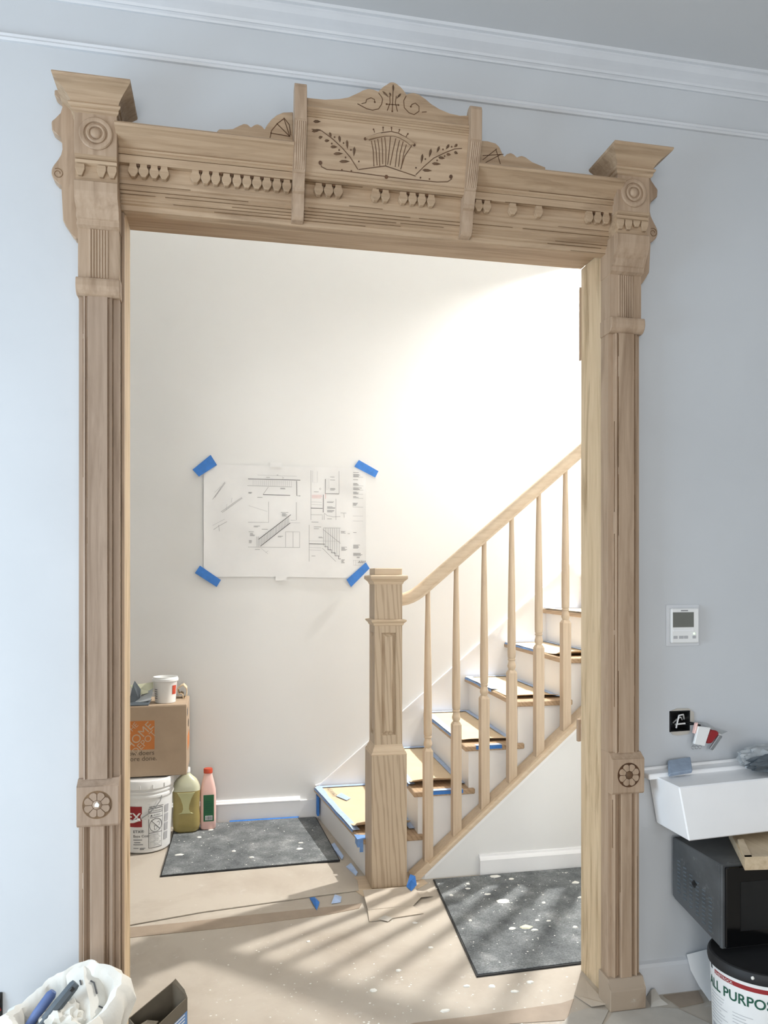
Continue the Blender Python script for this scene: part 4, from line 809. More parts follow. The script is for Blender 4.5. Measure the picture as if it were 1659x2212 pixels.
tube(bm, [csurf(-66, .150, .0012), csurf(-65, .130, .0012), csurf(-60, .130, .0012), csurf(-59, .150, .0012), csurf(-66, .150, .0012)], .0010, 5)
tube(bm, [csurf(-60, .168, .0012), csurf(-55, .172, .0012), csurf(-53, .160, .0012), csurf(-55, .148, .0012)], .0012, 5); o = obj('warning_pictogram', bm, M_INKD, pb_); o['kind'] = 'stuff'
bm = NB(); rnd = random.Random(4)
for k in range(11):
    z_ = .105-k*.0065; tube(bm, [csurf(-75.5, z_, .0012), csurf(-75.5+13*rnd.uniform(.7, 1), z_, .0012), csurf(-75.5+27*rnd.uniform(.7, 1), z_, .0012)], .0010, 4)
o = obj('warning_print', bm, M_INK, pb_); o['kind'] = 'stuff'
for z0 in (.06, .11, .16, .21):
    obj('side_panel', cpatch(*bc, .0008, 0, D_(-40), D_(-28), z0, z0+.042, 6, .29, rb, rt), M_INKL, pb_)
bm = NB(); tube(bm, [csurf(-52, .312, .010), csurf(-56, .285, .014), csurf(-66, .255, .014), csurf(-80, .222, .012), csurf(-96, .195, .012), csurf(-108, .182, .012), csurf(-125, .18, .012)], .0026, 8); obj('wire_handle', bm, M_METAL, pb_, 60)
bm = NB(); tube(bm, [csurf(-96, .195, .012), csurf(-108, .184, .012), csurf(-122, .18, .012)], .007, 10); obj('handle_grip', bm, M_WHITE, pb_, 60)
# carton on the pail
bz0, bz1, bx0, bx1, by0, by1 = .4015, .788, -.74, -.215, 1.97, 2.31
ct = thing('moving_carton', 'brown moving carton with orange logo square standing on white pail', 'box', (-.48, 2.14, bz0))
bm = NB(); box(bm, bx0, bx1, by0, by1, bz0, bz1, .003); cb_ = obj('body', bm, M_BOXC, ct)
bm = NB(); box(bm, bx0+.002, bx1-.002, by0+.002, (by0+by1)/2-.001, bz1, bz1+.002); obj('flap', bm, M_BOXC, ct)
bm = NB(); box(bm, bx0+.002, bx1-.002, (by0+by1)/2+.001, by1-.002, bz1, bz1+.002); obj('flap', bm, M_BOXC, ct)
LX, LZ, LS = -.545, .551, .158
bm = NB(); box(bm, LX, LX+LS, by0-.0006, by0, LZ, LZ+LS); lg = obj('logo_square', bm, M_ORANGE, ct, tag='orange logo square with diagonal stencil lettering')
r2 = math.sqrt(.5)
def logo(cx_, cz_, k=1.0): return lambda u, v: (LX+LS/2+cx_+(u-v)*r2, by0-.0012, LZ+LS/2+cz_+(u+v)*r2)
text('THE', .040, logo(-.030, .030), 'lettering', M_BOXL, lg, 'CENTER')
text('HOME', .066, logo(.012, -.020), 'lettering', M_BOXL, lg, 'CENTER')
text('DEPOT', .050, logo(.036, -.052), 'lettering', M_BOXL, lg, 'CENTER')
text('How doers', .036, lambda u, v: (-.470+u, by0-.001, .521+v), 'lettering', M_BROWNINK, ct, 'CENTER')
text('get more done.', .036, lambda u, v: (-.486+u, by0-.001, .490+v), 'lettering', M_BROWNINK, ct, 'CENTER')
bm = NB(); lathe(bm, [(.001, .0012), (.022, .0012), (.022, .0002)], (bx1, 2.14, .66), 'X', 20)
for v in bm.verts: v.co.z = .66+(v.co.z-.66)*1.0; v.co.y = 2.14+(v.co.y-2.14)*1.7
obj('hand_hole', bm, M_DARKIN, ct)
bm = NB(); box(bm, bx1, bx1+.0008, 2.05, 2.25, .52, .60); obj('side_print', bm, M_ORANGE, ct)
bm = NB(); box(bm, bx1, bx1+.0008, 2.0, 2.08, .72, .76); obj('side_stamp', bm, M_INKD, ct)
# tub on the carton
tx, ty, tz = -.338, 2.085, bz1+.002
tt = thing('joint_compound_tub', 'small white tub with red label square on top of carton', 'tub', (tx, ty, tz))
bm = NB(); lathe(bm, [(.052, .0), (.056, .003), (.064, .118), (.066, .122), (.072, .124), (.072, .136), (.069, .138), (.067, .146), (.064, .146), (.060, .10)], (tx, ty, tz), 'Z', 36); obj('tub_body', bm, M_WHITE, tt, 35)
bm = NB(); lathe(bm, [(.061, .102), (.02, .101)], (tx, ty, tz), 'Z', 24); obj('contents', bm, M_CHIP, tt)
bm = NB()
for i in range(7):
    a0, a1 = D_(-48+i*4), D_(-48+(i+1)*4)
    q = [(tx+(.0605+.0035*h/.05+.0006)*math.cos(a), ty+(.0605+.0035*h/.05+.0006)*math.sin(a), tz+.05+h) for a, h in ((a0, 0), (a1, 0), (a1, .05), (a0, .05))]
    bm.faces.new([bm.verts.new(p) for p in q])
obj('red_label', bm, M_CAPR, tt)
bm = NB()
for k in range(5): tube(bm, [(tx+.0622*math.cos(a), ty+.0622*math.sin(a), tz+.03+k*.012) for a in (D_(-150), D_(-140), D_(-130))], .002, 4)
o = obj('fine_print', bm, M_INK, tt); o['kind'] = 'stuff'
# grey packaging and an offcut on the carton
gp = thing('crumpled_packaging', 'crumpled grey foil packaging on carton next to white tub', 'packaging', (-.46, 2.06, tz))
bm = NB(); quadpl(bm, [(-.53, 2.00, tz+.005), (-.505, 2.01, tz+.115), (-.497, 2.02, tz+.135), (-.466, 2.03, tz+.085), (-.470, 2.02, tz+.02)], .003); obj('bent_flap', bm, M_DUSTGREY, gp)
bm = NB(); quadpl(bm, [(-.53, 2.10, tz+.10), (-.405, 2.09, tz+.115), (-.398, 2.05, tz+.07), (-.45, 2.03, tz+.06), (-.50, 2.05, tz+.05)], .003); obj('foil_sheet', bm, M_JUGTOP, gp)
bm = NB(); quadpl(bm, [(-.50, 2.00, tz+.012), (-.41, 1.995, tz+.03), (-.400, 2.06, tz+.085), (-.46, 2.05, tz+.055)], .004); obj('grey_tray', bm, M_BAGP, gp)
bm = NB(); quadpl(bm, [(-.55, 1.975, tz+.006), (-.42, 1.978, tz+.006), (-.408, 2.02, tz+.03), (-.52, 2.02, tz+.02)], .005); obj('dark_tray', bm, M_DUSTGREY, gp)
oc = [(-.27, .815), (-.280, .845), (-.262, .862), (-.246, .870), (-.228, .850), (-.226, .815), (-.236, .7925), (-.246, .7925), (-.248, .815), (-.262, .822)]
bm = NB(); tube(bm, [(x, 2.20, z) for x, z in oc+oc[:1]], .0045, 6)
A = [[bm.verts.new((x, yy_, z)) for x, z in oc] for yy_ in (2.20, 2.29)]
for i in range(len(oc)): bm.faces.new((A[0][i], A[0][(i+1) % len(oc)], A[1][(i+1) % len(oc)], A[1][i]))
single('cardboard_tube', bm, M_CARD, 'crushed open cardboard tube lying behind white tub on carton', 'cardboard', (-.25, 2.24, .79))
# jug
jx_, jy_, jz_ = -.228, 2.205, .0165
jg = thing('plastic_jug', 'squat jug of yellow-green liquid with white cap on the mat', 'jug', (jx_, jy_, jz_))
def jug(lv): 
    bm = NB(); loft(bm, [rrect(jx_, jy_, w_, d_, r_, jz_+z, 5) for z, w_, d_, r_ in lv]); return bm
obj('filled_body', jug([(0, .058, .036, .03), (.012, .072, .046, .036), (.04, .0775, .050, .038), (.085, .0785, .050, .038), (.110, .0765, .048, .037), (.130, .0745, .046, .036), (.170, .076, .047, .036), (.215, .078, .049, .038), (.240, .0785, .049, .038)]), M_OLIVE, jg, 50)
obj('clear_shoulder', jug([(.240, .0785, .049, .038), (.262, .077, .048, .038), (.285, .069, .044, .036), (.305, .055, .037, .033), (.320, .037, .029, .027), (.332, .0235, .0235, .022), (.342, .019, .019, .0188), (.350, .018, .018, .0178)]), M_JUGTOP, jg, 50)
gy = jy_-.0505
gp_ = [(-.052, .236), (-.030, .200), (-.016, .165), (-.013, .140), (-.020, .122), (-.045, .112), (.045, .112), (.020, .122), (.013, .140), (.016, .165), (.030, .200), (.052, .236)]
bm = NB(); prY(bm, [(jx_+x, jz_+z) for x, z in gp_], gy, gy+.012, .003); obj('moulded_grip', bm, M_JUGGRIP, jg)
bm = NB(); lathe(bm, [(.022, .344), (.022, .366), (.020, .370), (.004, .3705)], (jx_, jy_, jz_), 'Z', 28); obj('cap', bm, M_WHITE, jg, 40)
# pink bottle
kx, ky, kz = -.105, 2.225, .0165
pk = thing('pink_bottle', 'slim pink plastic bottle with red cap and green label beside jug', 'bottle', (kx, ky, kz))
bm = NB(); loft(bm, [rrect(kx, ky, w_, d_, r_, kz+z, 4) for z, w_, d_, r_ in ((0, .038, .026, .016), (.008, .044, .032, .018), (.06, .0455, .033, .018), (.20, .0455, .033, .018), (.228, .0445, .032, .020), (.270, .036, .027, .020), (.305, .0275, .022, .019), (.322, .024, .0205, .019), (.336, .023, .020, .019))]); obj('body', bm, M_PINK, pk, 50)
bm = NB(); lathe(bm, [(.026, .328), (.026, .350), (.024, .354), (.005, .355)], (kx, ky, kz), 'Z', 24); obj('cap', bm, M_CAPR, pk, 40)
bm = NB(); box(bm, kx-.026, kx+.034, ky-.0345, ky-.030, kz+.050, kz+.205, .001); lb = obj('label', bm, M_GREEN, pk, tag='dark green label')
bm = NB(); box(bm, kx-.016, kx+.026, ky-.0352, ky-.0344, kz+.058, kz+.084); bc_ = obj('barcode_field', bm, M_WHITE, lb)
bm = NB(); rnd = random.Random(2); x_ = kx-.013
while x_ < kx+.022:
    w_ = rnd.choice((.0012, .0018, .0026)); box(bm, x_, x_+w_, ky-.0356, ky-.0351, kz+.060, kz+.081); x_ += w_+rnd.choice((.0014, .002))
o = obj('barcode', bm, M_INKD, lb); o['kind'] = 'stuff'
bm = NB()
for k in range(6): box(bm, kx-.018, kx-.018+rnd.uniform(.02, .044), ky-.0350, ky-.0344, kz+.10+k*.013, kz+.103+k*.013)
o = obj('label_print', bm, M_DKGREEN, lb); o['kind'] = 'stuff'

# ------------------------------------------------------------------ things on the right of the doorway
th = thing('thermostat', 'white wall thermostat with grey screen and small green light', 'thermostat', (1.622, YW, 1.26))
bm = NB(); box(bm, 1.556, 1.688, YW-.004, YW, 1.246, 1.396, .0015); obj('protective_film', bm, M_TRIMW, th)
bm = NB(); box(bm, 1.567, 1.677, YW-.019, YW-.004, 1.258, 1.383, .003); tb_ = obj('body', bm, M_WHITE, th)
bm = NB(); box(bm, 1.572, 1.655, YW-.0198, YW-.0188, 1.315, 1.369); obj('screen', bm, M_SCREEN, th)
bm = NB(); box(bm, 1.574, 1.655, YW-.0205, YW-.0188, 1.300, 1.307, .0005); obj('ridge', bm, M_TRIM, th)
for x0_, x1_ in ((1.574, 1.590), (1.596, 1.614), (1.616, 1.632), (1.650, 1.664)):
    bm = NB(); box(bm, x0_, x1_, YW-.0202, YW-.0188, 1.274, 1.284, .0006); obj('button', bm, M_INKL, th)
bm = NB(); lathe(bm, [(.0035, 0), (.0035, -.0014), (.001, -.0018)], (1.657, YW-.019, 1.292), 'Y', 12); obj('indicator_light', bm, M_LED, th)
bm = NB(); box(bm, 1.604, 1.632, YW-.0196, YW-.0188, 1.3730, 1.3765); obj('maker_mark', bm, M_INK, th)
# open wall box
wb = thing('open_wall_box', 'black open wall box with loose white wires below thermostat', 'electrical box', (1.61, YW, .935))
bm = NB(); a, b, c_, d_ = ox0+.001, ox1-.001, oz0+.001, oz1-.001
box(bm, a, b, YW+.060, YW+.066, c_, d_); box(bm, a, a+.003, YW-.002, YW+.06, c_, d_); box(bm, b-.003, b, YW-.002, YW+.06, c_, d_); box(bm, a, b, YW-.002, YW+.06, c_, c_+.003); box(bm, a, b, YW-.002, YW+.06, d_-.003, d_); obj('box', bm, M_BLACK, wb)
for P_, r_ in (([(1.648, YW+.03, .975), (1.628, YW+.005, .996), (1.608, YW, .994), (1.600, YW-.002, .970), (1.598, YW, .950), (1.604, YW+.01, .948), (1.606, YW+.02, .958), (1.640, YW+.01, .962)], .0032), ([(1.646, YW+.04, .97), (1.628, YW+.02, .984), (1.612, YW+.02, .976), (1.61, YW+.04, .960)], .0026)):
    bm = NB(); tube(bm, P_, r_, 8); obj('wire', bm, M_WHITE, wb, 60)
bm = NB(); tube(bm, [(1.585, YW+.04, 1.0), (1.580, YW+.01, .985), (1.583, YW+.01, .96), (1.592, YW+.04, .95)], .0028, 8); obj('wire', bm, M_DUSTGREY, wb, 60)
bm = NB(); prY(bm, [(1.572, .936), (1.650, .938), (1.644, .926), (1.60, .922), (1.582, .926)], YW-.004, YW-.0005); prY(bm, [(1.652, 1.012), (1.666, 1.005), (1.668, .97), (1.652, .965)], YW-.004, YW-.0005); prY(bm, [(1.575, 1.012), (1.60, 1.020), (1.645, 1.019), (1.655, 1.012)], YW-.004, YW-.0005); obj('torn_drywall_edge', bm, M_PAPERG, wb)
hp = thing('hanging_devices', 'bagged white and red wiring devices dangling from open wall box', 'wiring device', (1.69, YW-.03, .88))
bm = NB(); prY(bm, [(1.654, .962), (1.704, .955), (1.680, .890), (1.637, .899)], YW-.050, YW-.038, .002); obj('white_plate', bm, M_WHITE, hp)
bm = NB(); prY(bm, [(1.649, .972), (1.658, .974), (1.646, .935), (1.640, .935)], YW-.045, YW-.030, .002); obj('pink_edge', bm, M_PINK, hp)
bm = NB(); prY(bm, [(1.708, .946), (1.732, .942), (1.742, .932), (1.712, .898), (1.692, .897), (1.694, .915)], YW-.046, YW-.020, .004); obj('red_body', bm, M_RED, hp)
bm = NB(); prY(bm, [(1.738, .928), (1.752, .922), (1.712, .872), (1.699, .878)], YW-.050, YW-.040, .002); obj('metal_plate', bm, M_METAL, hp)
bm = NB(); prY(bm, [(1.744, .930), (1.756, .926), (1.722, .868), (1.713, .872)], YW-.038, YW-.030, .001); obj('metal_plate', bm, M_WHITE, hp)
bm = NB(); prY(bm, [(1.652, .978), (1.70, .968), (1.735, .948), (1.782, .936), (1.750, .924), (1.70, .955)], YW-.036, YW-.034); obj('plastic_film', bm, M_BAGP, hp)
for x_ in (1.636, 1.650, 1.664):
    bm = NB(); tube(bm, [(x_+.006*math.cos(t), YW-.044, .886+.006*math.sin(t)) for t in [2*PI*i/10 for i in range(11)]], .0012, 5); obj('ring_tab', bm, M_METAL, hp)
bm = NB(); tube(bm, [(1.640, YW+.02, .965), (1.652, YW-.01, .968), (1.672, YW-.035, .962)], .003, 6); tube(bm, [(1.640, YW+.02, .955), (1.66, YW-.01, .962), (1.712, YW-.03, .944)], .003, 6); obj('lead_wires', bm, M_BLACK, hp)
# small wall box at the far left edge
lbx = thing('low_wall_box', 'small black wall box with red wire low on wall near cloth bag', 'electrical box', (-.70, YW, .15))
bm = NB(); box(bm, -.742, -.664, YW-.008, YW, .152, .238, .002); obj('box', bm, M_BLACK, lbx)
bm = NB(); tube(bm, [(-.69, YW-.008, .225), (-.672, YW-.014, .215), (-.668, YW-.014, .190), (-.68, YW-.008, .18)], .004, 6); obj('wire', bm, M_RED, lbx)
# compound bucket
cc = (1.68, -.25); rb2, rt2, h2 = .138, .147, .285
cbk = thing('compound_bucket', 'white joint compound bucket with black lid beneath microwave', 'bucket', (cc[0], cc[1], 0))
bm = NB(); lathe(bm, [(.132, 0), (rb2, .006), (rt2, .262)], (cc[0], cc[1], 0), 'Z', 56); obj('pail', bm, M_WHITE, cbk, 30)
bm = NB(); lathe(bm, [(.149, .250), (.153, .252), (.155, .262), (.154, .276), (.150, .284), (.144, .286), (.139, .282), (.134, .280)], (cc[0], cc[1], 0), 'Z', 56); ld2 = obj('lid', bm, M_RUB, cbk, 30)
bm = NB(); lathe(bm, [(.005, 0), (.006, -.003), (.003, -.006)], (1.573, -.358, .272), 'Y', 8); obj('plaster_blob', bm, M_CHIP, ld2)
CA = D_(-127)
obj('red_band', cpatch(*cc, .0009, 0, CA+D_(-62), CA+D_(80), .2245, .2385, 30, h2, rb2, rt2), M_RED, cbk)
ctext('ALL PURPOSE', .044, *cc, rb2, rt2, h2, CA+D_(-78), .176, 'lettering', M_DKGREEN, cbk, bold=.0007, sx=.92)
ctext('SHEETROCK', .0125, *cc, rb2, rt2, h2, CA+D_(-60), .2270, 'lettering', M_WHITE, cbk)
bm = NB(); prism(bm, [(cc[0]+.1474*math.cos(CA+D_(a)), cc[1]+.1474*math.sin(CA+D_(a)), z) for a, z in ((-74, .245), (-70, .245), (-68, .232), (-72, .232))], [(cc[0]+.1464*math.cos(CA+D_(a)), cc[1]+.1464*math.sin(CA+D_(a)), z) for a, z in ((-74, .245), (-70, .245), (-68, .232), (-72, .232))]); obj('corner_mark', bm, M_INKD, cbk)
bm = NB(); rnd = random.Random(9)
def bsurf(a, z): r_ = rb2+(rt2-rb2)*z/h2+.001; return (cc[0]+r_*math.cos(CA+D_(a)), cc[1]+r_*math.sin(CA+D_(a)), z)
for k in range(9):
    z_ = .160-k*.0105; a0 = -72; w_ = rnd.uniform(22, 34); tube(bm, [bsurf(a0+w_*i/6, z_) for i in range(7)], .0008, 4)
for k in range(5):
    z_ = .140-k*.010; a0 = -32; w_ = rnd.uniform(16, 30); tube(bm, [bsurf(a0+w_*i/6, z_) for i in range(7)], .0008, 4)
o = obj('fine_print', bm, M_INKL, cbk); o['kind'] = 'stuff'
obj('info_panel', cpatch(*cc, .0008, 0, CA+D_(-72), CA+D_(-34), .03, .062, 8, h2, rb2, rt2), M_INKL, cbk)
bm = NB(); rr_ = [bsurf(a, z) for a, z in ((-14, .01), (-8, .045), (-4, .038), (0, .065), (5, .055), (10, .082), (15, .06), (20, .088), (26, .07), (32, .09), (40, .08), (45, .01))]
bm.faces.new([bm.verts.new(p) for p in rr_]); bm.free()
for i_, (a_, z_, s_) in enumerate(((-6, .02, .9), (4, .03, 1.1), (14, .035, 1.3), (25, .035, 1.3))):
    bm = NB(); bm.faces.new([bm.verts.new(bsurf(a_+x*6*s_, z_+y*.03*s_)) for x, y in ((-1, -.8), (1, -.8), (.7, 0), (1, .2), (.5, .4), (.6, .8), (0, 1.4), (-.5, .7), (-.4, .4), (-.9, .2), (-.6, 0))]); obj('tree_print', bm, M_GREEN, cbk)
# microwave tipped slightly forward on the bucket
mw = thing('microwave', 'dusty black microwave oven resting on compound bucket below white box', 'microwave', (1.80, -.08, .29))
RX = Matrix.Rotation(0, 3, 'X'); PV = (1.8, -.225, .294)
mx0, mx1, my0, my1, mz0, mz1 = 1.564, 2.06, -.225, .050, .294, .567
# wall clearance: depth measured along the tilted body
def mwbox(nm, *a, mat=M_MWSIDE, bev=.0):
    bm = NB(); box(bm, *a, bev, RX, PV); return obj(nm, bm, mat, mw)
bm = NB(); prX(bm, [(my0+.014, mz0+.004), (my0+.014, mz1), (my1+.005, mz1), (my1+.005, .357), (my1-.01, .352)], mx0, mx1, .003); obj('casing', bm, M_MWSIDE, mw)
mwbox('front_frame', mx0-.001, mx1+.001, my0, my0+.014, mz0+.002, mz1+.001, mat=M_MWSIDE, bev=.003)
dr = mwbox('door', mx0+.008, mx1-.13, my0-.010, my0, mz0+.008, mz1-.006, mat=M_MWDOOR, bev=.003)
bm = NB(); box(bm, mx0+.06, mx1-.18, my0-.0112, my0-.0098, mz0+.06, mz1-.055, 0, RX, PV); obj('window', bm, M_BLACK, dr)
mwbox('control_panel', mx1-.125, mx1-.006, my0-.008, my0, mz0+.008, mz1-.006, mat=M_BLACK, bev=.003)
for k in range(6):
    y_ = my0+.052+k*.036
    for j in range(9):
        z_ = mz0+.032+k*.0115+j*.0135
        bm = NB(); box(bm, mx0-.0018, mx0+.001, y_, y_+.017, z_, z_+.0055, .0006, RX, PV); obj('vent_slat', bm, M_DUSTGREY, mw)
for y_, z_ in ((-.075, .455), (-.083, .45), (-.068, .448), (-.076, .442)):
    bm = NB(); lathe(bm, [(.006, -.0022), (.006, .001)], (mx0, y_, z_), 'X', 8); obj('round_vent', bm, M_BLACK, mw)
for x_ in (mx0+.05, mx1-.06): mwbox('foot', x_, x_+.02, my0+.03, my0+.05, mz0-.008, mz0+.004, mat=M_RUB)
# board under the white box
bm = NB(); prZ(bm, [(1.604, -.282), (1.98, -.33), (1.98, .0), (1.75, .0)], .569, .598); wbd = thing('wooden_tray', 'pale wooden tray wedged between white box and microwave', 'tray', (1.8, -.2, .59))
obj('base', bm, M_PLY, wbd)
bm = NB(); prZ(bm, [(1.604, -.282), (1.628, -.285), (1.712, -.13), (1.690, -.13)], .598, .611); obj('side_rim', bm, M_PLY, wbd)
bm = NB(); prZ(bm, [(1.604, -.282), (1.98, -.33), (1.98, -.312), (1.612, -.268)], .598, .611); obj('front_rim', bm, M_PLY, wbd)
# white box-shaped sink against the wall
sk_ = thing('white_sink', 'white box-shaped sink with thin back rim resting above microwave', 'sink', (1.85, .0, .612))
RY = Matrix.Rotation(D_(-2.2), 3, 'Y'); PS = (1.446, 0, .80)
bm = NB(); pts_t = [(1.478, .075), (1.478, -.118), (2.35, -.118), (2.35, .075)]; pts_b = [(1.502, .070), (1.502, -.128), (2.33, -.128), (2.33, .070)]
prism(bm, [(x, y, .613) for x, y in pts_b], [(x, y, .793) for x, y in pts_t], .004); bmesh.ops.rotate(bm, verts=bm.verts[:], cent=PS, matrix=RY); obj('basin', bm, M_SINK, sk_)
bm = NB(); box(bm, 1.446, 2.40, .012, .078, .786, .806, .003, RY, PS); obj('rim', bm, M_SINK, sk_)
bm = NB(); box(bm, 1.446, 2.40, .066, .080, .804, .815, .003, RY, PS); obj('rear_lip', bm, M_SINK, sk_)
bm = NB(); P1 = [(1.505, -.013, .800), (1.600, -.005, .806), (1.641, .070, .835), (1.546, .060, .829)]
prism(bm, P1, [(x, y-.006, z+.014) for x, y, z in P1], .003); single('foam_pad', bm, M_SPONGE, 'blue-grey square foam pad leaning on rim of white sink', 'foam pad', (1.57, .03, .80))
pbag = thing('plastic_bundle', 'crumpled grey plastic bag with dark cloth lying on white sink', 'plastic bag', (1.82, -.02, .815))
bm = NB(); blob(bm, (1.885, -.04, .856), (.105, .05, .042), .35, 2.4, 3, 4, .8165); obj('bag', bm, M_BAGP, pbag, 30)
bm = NB(); blob(bm, (1.90, -.085, .848), (.115, .035, .030), .45, 2.2, 8, 4, .818); obj('dark_cloth', bm, M_DUSTGREY, pbag, 30)
bm = NB(); tube(bm, [(1.86, -.03, .89), (1.875, -.05, .875), (1.90, -.09, .86), (1.93, -.10, .845)], .006, 6); obj('strap', bm, M_BLACK, pbag, 60)
# loose paper and debris on the floor by the right plinth
bm = NB(); top_ = [(1.625, .062, .135), (1.70, .062, .145), (1.80, .062, .145)]; mid_ = [(1.632, .050, .085), (1.70, .045, .085), (1.80, .045, .085)]; bot2 = [(1.668, -.008, .002), (1.70, -.015, .002), (1.80, -.02, .002)]
V = [[bm.verts.new(p) for p in r_] for r_ in (top_, mid_, [(1.648, .022, .04), (1.70, .018, .04), (1.80, .018, .04)], bot2)]
for a in range(3):
    for k in range(2): bm.faces.new((V[a][k], V[a][k+1], V[a+1][k+1], V[a+1][k]))
r_ = bmesh.ops.extrude_face_region(bm, geom=bm.faces[:]); bmesh.ops.translate(bm, verts=[v for v in r_['geom'] if isinstance(v, bmesh.types.BMVert)], vec=(0, .001, .0006))
single('loose_paper', bm, M_SHEET, 'white paper sheet leaning against baseboard behind compound bucket', 'paper', (1.7, .03, 0), smooth=60)
bm = NB(); quadpl(bm, [(1.305, .249, .002), (1.308, .054, .004), (1.300, .030, .012), (1.242, .037, .006), (1.217, .122, .003)], .0015); single('floor_scrap', bm, M_PAPER, 'creased tan paper scrap at foot of the doorway jamb', 'paper', (1.27, .12, 0))
bm = NB(); quadpl(bm, [(1.300, -.006, .003), (1.462, -.010, .004), (1.53, -.03, .003), (1.62, -.2, .003), (1.50, -.34, .003), (1.30, -.34, .003), (1.20, -.10, .003)], .002); single('floor_scrap', bm, M_PAPERG, 'large dusty grey paper sheet in front of the carved plinth', 'paper', (1.4, -.15, 0))
bm = NB(); quadpl(bm, [(1.16, .02, .003), (1.23, .035, .003), (1.292, .010, .003), (1.20, -.095, .003), (1.05, -.2, .003), (1.02, -.10, .003)], .002); single('floor_scrap', bm, M_PAPERG, 'angular grey paper offcut on floor across doorway corner', 'paper', (1.15, -.05, 0))
bm = NB(); prism(bm, [(1.462, .058, .0), (1.505, .060, .0), (1.516, .004, .0), (1.446, -.002, .0)], [(1.478, .052, .030), (1.492, .052, .034), (1.496, .02, .014), (1.462, .012, .010)]); single('rubble_lump', bm, M_PAPERG, 'rough grey plaster lump against baseboard beside plinth', 'rubble', (1.48, .03, 0))
bm = NB(); quadpl(bm, [(1.528, .058, .002), (1.669, .061, .002), (1.643, -.012, .003), (1.54, -.024, .003)], .0015); single('floor_scrap', bm, M_SEAM, 'brown dirty paper patch along baseboard behind the bucket', 'paper', (1.6, .02, 0))

# ------------------------------------------------------------------ cloth bag with tools at the left casing, carton in the doorway
bgx, bgy = -.435, -.21
bg = thing('cloth_bag', 'crumpled off-white canvas bag standing before the left carved plinth', 'bag', (bgx, bgy, 0))
bm = NB(); rings = []
NA = 72
for j, (z, r0, am) in enumerate(((0, .105, .04), (.03, .125, .06), (.10, .135, .08), (.18, .135, .10), (.24, .140, .12), (.285, .145, .14), (.31, .138, .12), (.322, .122, .10), (.315, .108, .08), (.285, .098, .08), (.25, .09, .06))):
    ring_ = []
    for i in range(NA):
        t = 2*PI*i/NA; n_ = noise.noise(Vector((math.cos(t)*2.2, math.sin(t)*2.2, z*5+1)))+.5*noise.noise(Vector((math.cos(t)*6, math.sin(t)*6, z*7)))
        tilt = .075*max(0, math.cos(t-1.0))*(z/.32)**2        # back right of the rim stands higher
        r_ = r0*(1+am*2.1*n_); ring_.append((bgx+r_*math.cos(t)*1.08, bgy+r_*math.sin(t)*.85, z*(1+.10*am*8*noise.noise(Vector((t*1.3, z*3, 7)))*.3)+tilt))
    rings.append(ring_)
loft(bm, rings, True); obj('canvas', bm, M_CLOTH, bg, 40)
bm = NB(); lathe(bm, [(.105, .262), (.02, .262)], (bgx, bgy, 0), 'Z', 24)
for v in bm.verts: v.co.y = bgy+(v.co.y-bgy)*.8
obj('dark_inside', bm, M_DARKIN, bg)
bm = NB(); V = []
fold = [[(-.445, -.12, .375), (-.40, -.105, .395), (-.36, -.11, .385), (-.325, -.13, .345)], [(-.43, -.16, .345), (-.39, -.155, .372), (-.35, -.165, .352), (-.312, -.17, .320)], [(-.40, -.21, .312), (-.365, -.215, .335), (-.335, -.22, .318), (-.30, -.20, .285)], [(-.385, -.25, .285), (-.355, -.26, .300), (-.325, -.25, .285), (-.295, -.22, .240)]]
G = [[bm.verts.new(p) for p in r_] for r_ in fold]
for a in range(3):
    for k in range(3): bm.faces.new((G[a][k], G[a][k+1], G[a+1][k+1], G[a+1][k]))
r_ = bmesh.ops.extrude_face_region(bm, geom=bm.faces[:]); bmesh.ops.translate(bm, verts=[v for v in r_['geom'] if isinstance(v, bmesh.types.BMVert)], vec=(0, .0, -.004))
obj('folded_corner', bm, M_CLOTH, bg, 25)
for P_ in ([(-.372, -.160, .366), (-.362, -.163, .361), (-.350, -.190, .343)], [(-.400, -.158, .369), (-.395, -.170, .362)], [(-.340, -.222, .325), (-.325, -.215, .312)]):
    bm = NB(); tube(bm, P_, .0022, 5); obj('printed_mark', bm, M_INKD, bg)
bm = NB(); blob(bm, (-.43, -.22, .280), (.06, .05, .05), .5, 2.6, 12, 4); obj('rag', bm, M_CLOTH, bg, 30)
bm = NB(); tube(bm, [(-.530, -.23, .275), (-.500, -.215, .318), (-.467, -.20, .358), (-.461, -.198, .366)], [.011, .013, .014, .009], 10); single('tool_handle', bm, M_BLUEH, 'slate blue tool handle sticking out of the canvas bag', 'tool', (-.53, -.23, .27), smooth=50)
tk = thing('utility_knife', 'dark grey flat knife handle slanting out of canvas bag', 'knife', (-.49, -.25, .28))
bm = NB(); tube(bm, [(-.495, -.245, .285), (-.470, -.235, .312), (-.440, -.222, .345), (-.408, -.208, .380), (-.402, -.205, .386)], [.012, .016, .016, .015, .012], 8); obj('handle', bm, M_DUSTGREY, tk, 40)
bm = NB(); box(bm, -.413, -.403, -.228, -.221, .374, .384, .001, Matrix.Rotation(D_(45), 3, 'Y')); obj('slot', bm, M_BLACK, tk)
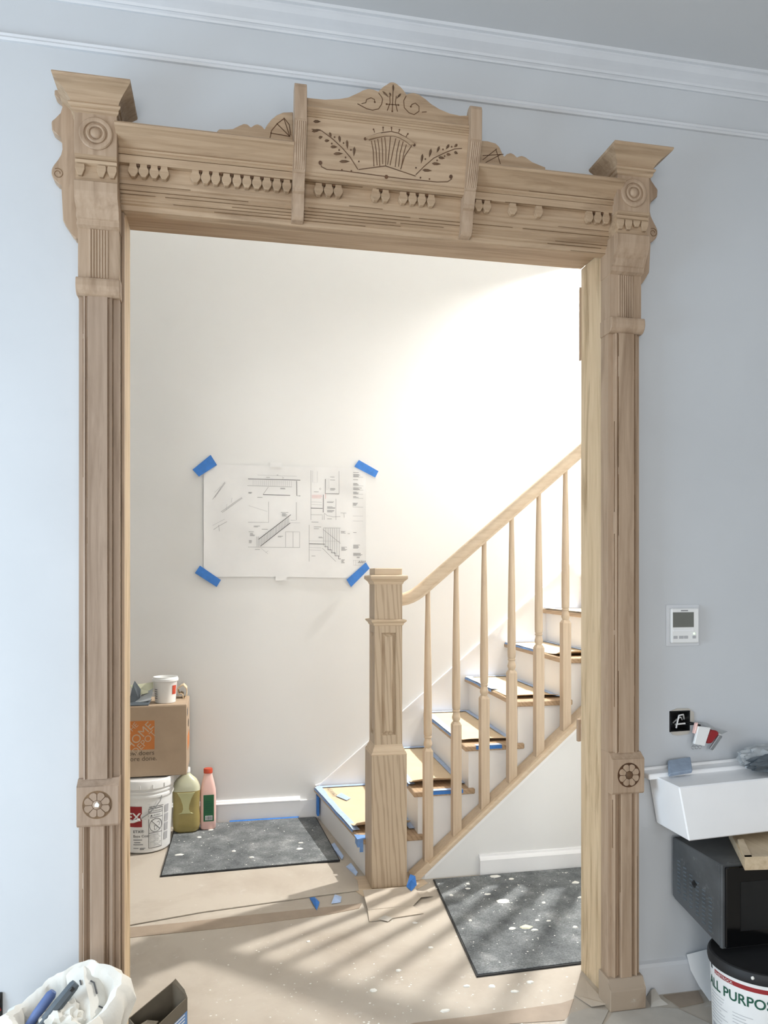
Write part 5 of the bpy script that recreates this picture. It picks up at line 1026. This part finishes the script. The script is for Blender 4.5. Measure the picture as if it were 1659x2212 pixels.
# open carton
oc_ = thing('open_carton', 'open dark carton with torn flaps and blue print in the doorway', 'box', (-.20, .04, 0))
K = [(-.118, .030), (-.168, .105), (-.292, .020), (-.238, -.062)]
def wall_(a, b, za, zb, nm, mat, th_=.003):
    (x0_, y0_), (x1_, y1_) = a, b; dx, dy = x1_-x0_, y1_-y0_; L_ = math.hypot(dx, dy); ox_, oy_ = -dy/L_*th_, dx/L_*th_
    bm = NB(); prism(bm, [(x0_, y0_, .001), (x1_, y1_, .001), (x1_, y1_, zb), (x0_, y0_, za)], [(x0_+ox_, y0_+oy_, .001), (x1_+ox_, y1_+oy_, .001), (x1_+ox_, y1_+oy_, zb), (x0_+ox_, y0_+oy_, za)]); return obj(nm, bm, mat, oc_)
wall_(K[0], K[1], .190, .205, 'side', M_FLAPIN); wall_(K[1], K[2], .205, .150, 'side', M_FLAPIN)
wall_(K[2], K[3], .150, .135, 'side', M_FLAPIN); fr = wall_(K[3], K[0], .130, .190, 'side', M_FLAPIN)
def onf(t, z, off=.0008):
    x = K[3][0]+(K[0][0]-K[3][0])*t; y = K[3][1]+(K[0][1]-K[3][1])*t; nl = math.hypot(K[0][0]-K[3][0], K[0][1]-K[3][1]); return (x+(K[0][1]-K[3][1])/nl*off, y-(K[0][0]-K[3][0])/nl*off, z)
bm = NB(); bm.faces.new([bm.verts.new(onf(*q)) for q in ((.30, .02), (.99, .02), (.99, .150), (.30, .105))]); obj('blue_panel', bm, M_BLUEPR, fr)
for z_ in (.125, .115, .105):
    bm = NB(); bm.faces.new([bm.verts.new(onf(t, z, .0014)) for t, z in ((.62, z_-.004), (.93, z_+.014), (.93, z_+.018), (.62, z_))]); obj('white_stripe', bm, M_WHITE, fr)
bm = NB(); quadpl(bm, [(-.238, -.062, .134), (-.200, -.030, .160), (-.235, .0, .150), (-.285, -.03, .140)], .003); obj('torn_flap', bm, M_FLAPIN, oc_)
bm = NB(); quadpl(bm, [(-.118, .030, .190), (-.168, .105, .205), (-.158, .098, .218), (-.128, .050, .205)], .003); obj('torn_flap', bm, M_FLAPIN, oc_)
bm = NB(); prZ(bm, K, .002, .005); obj('bottom', bm, M_FLAPIN, oc_)
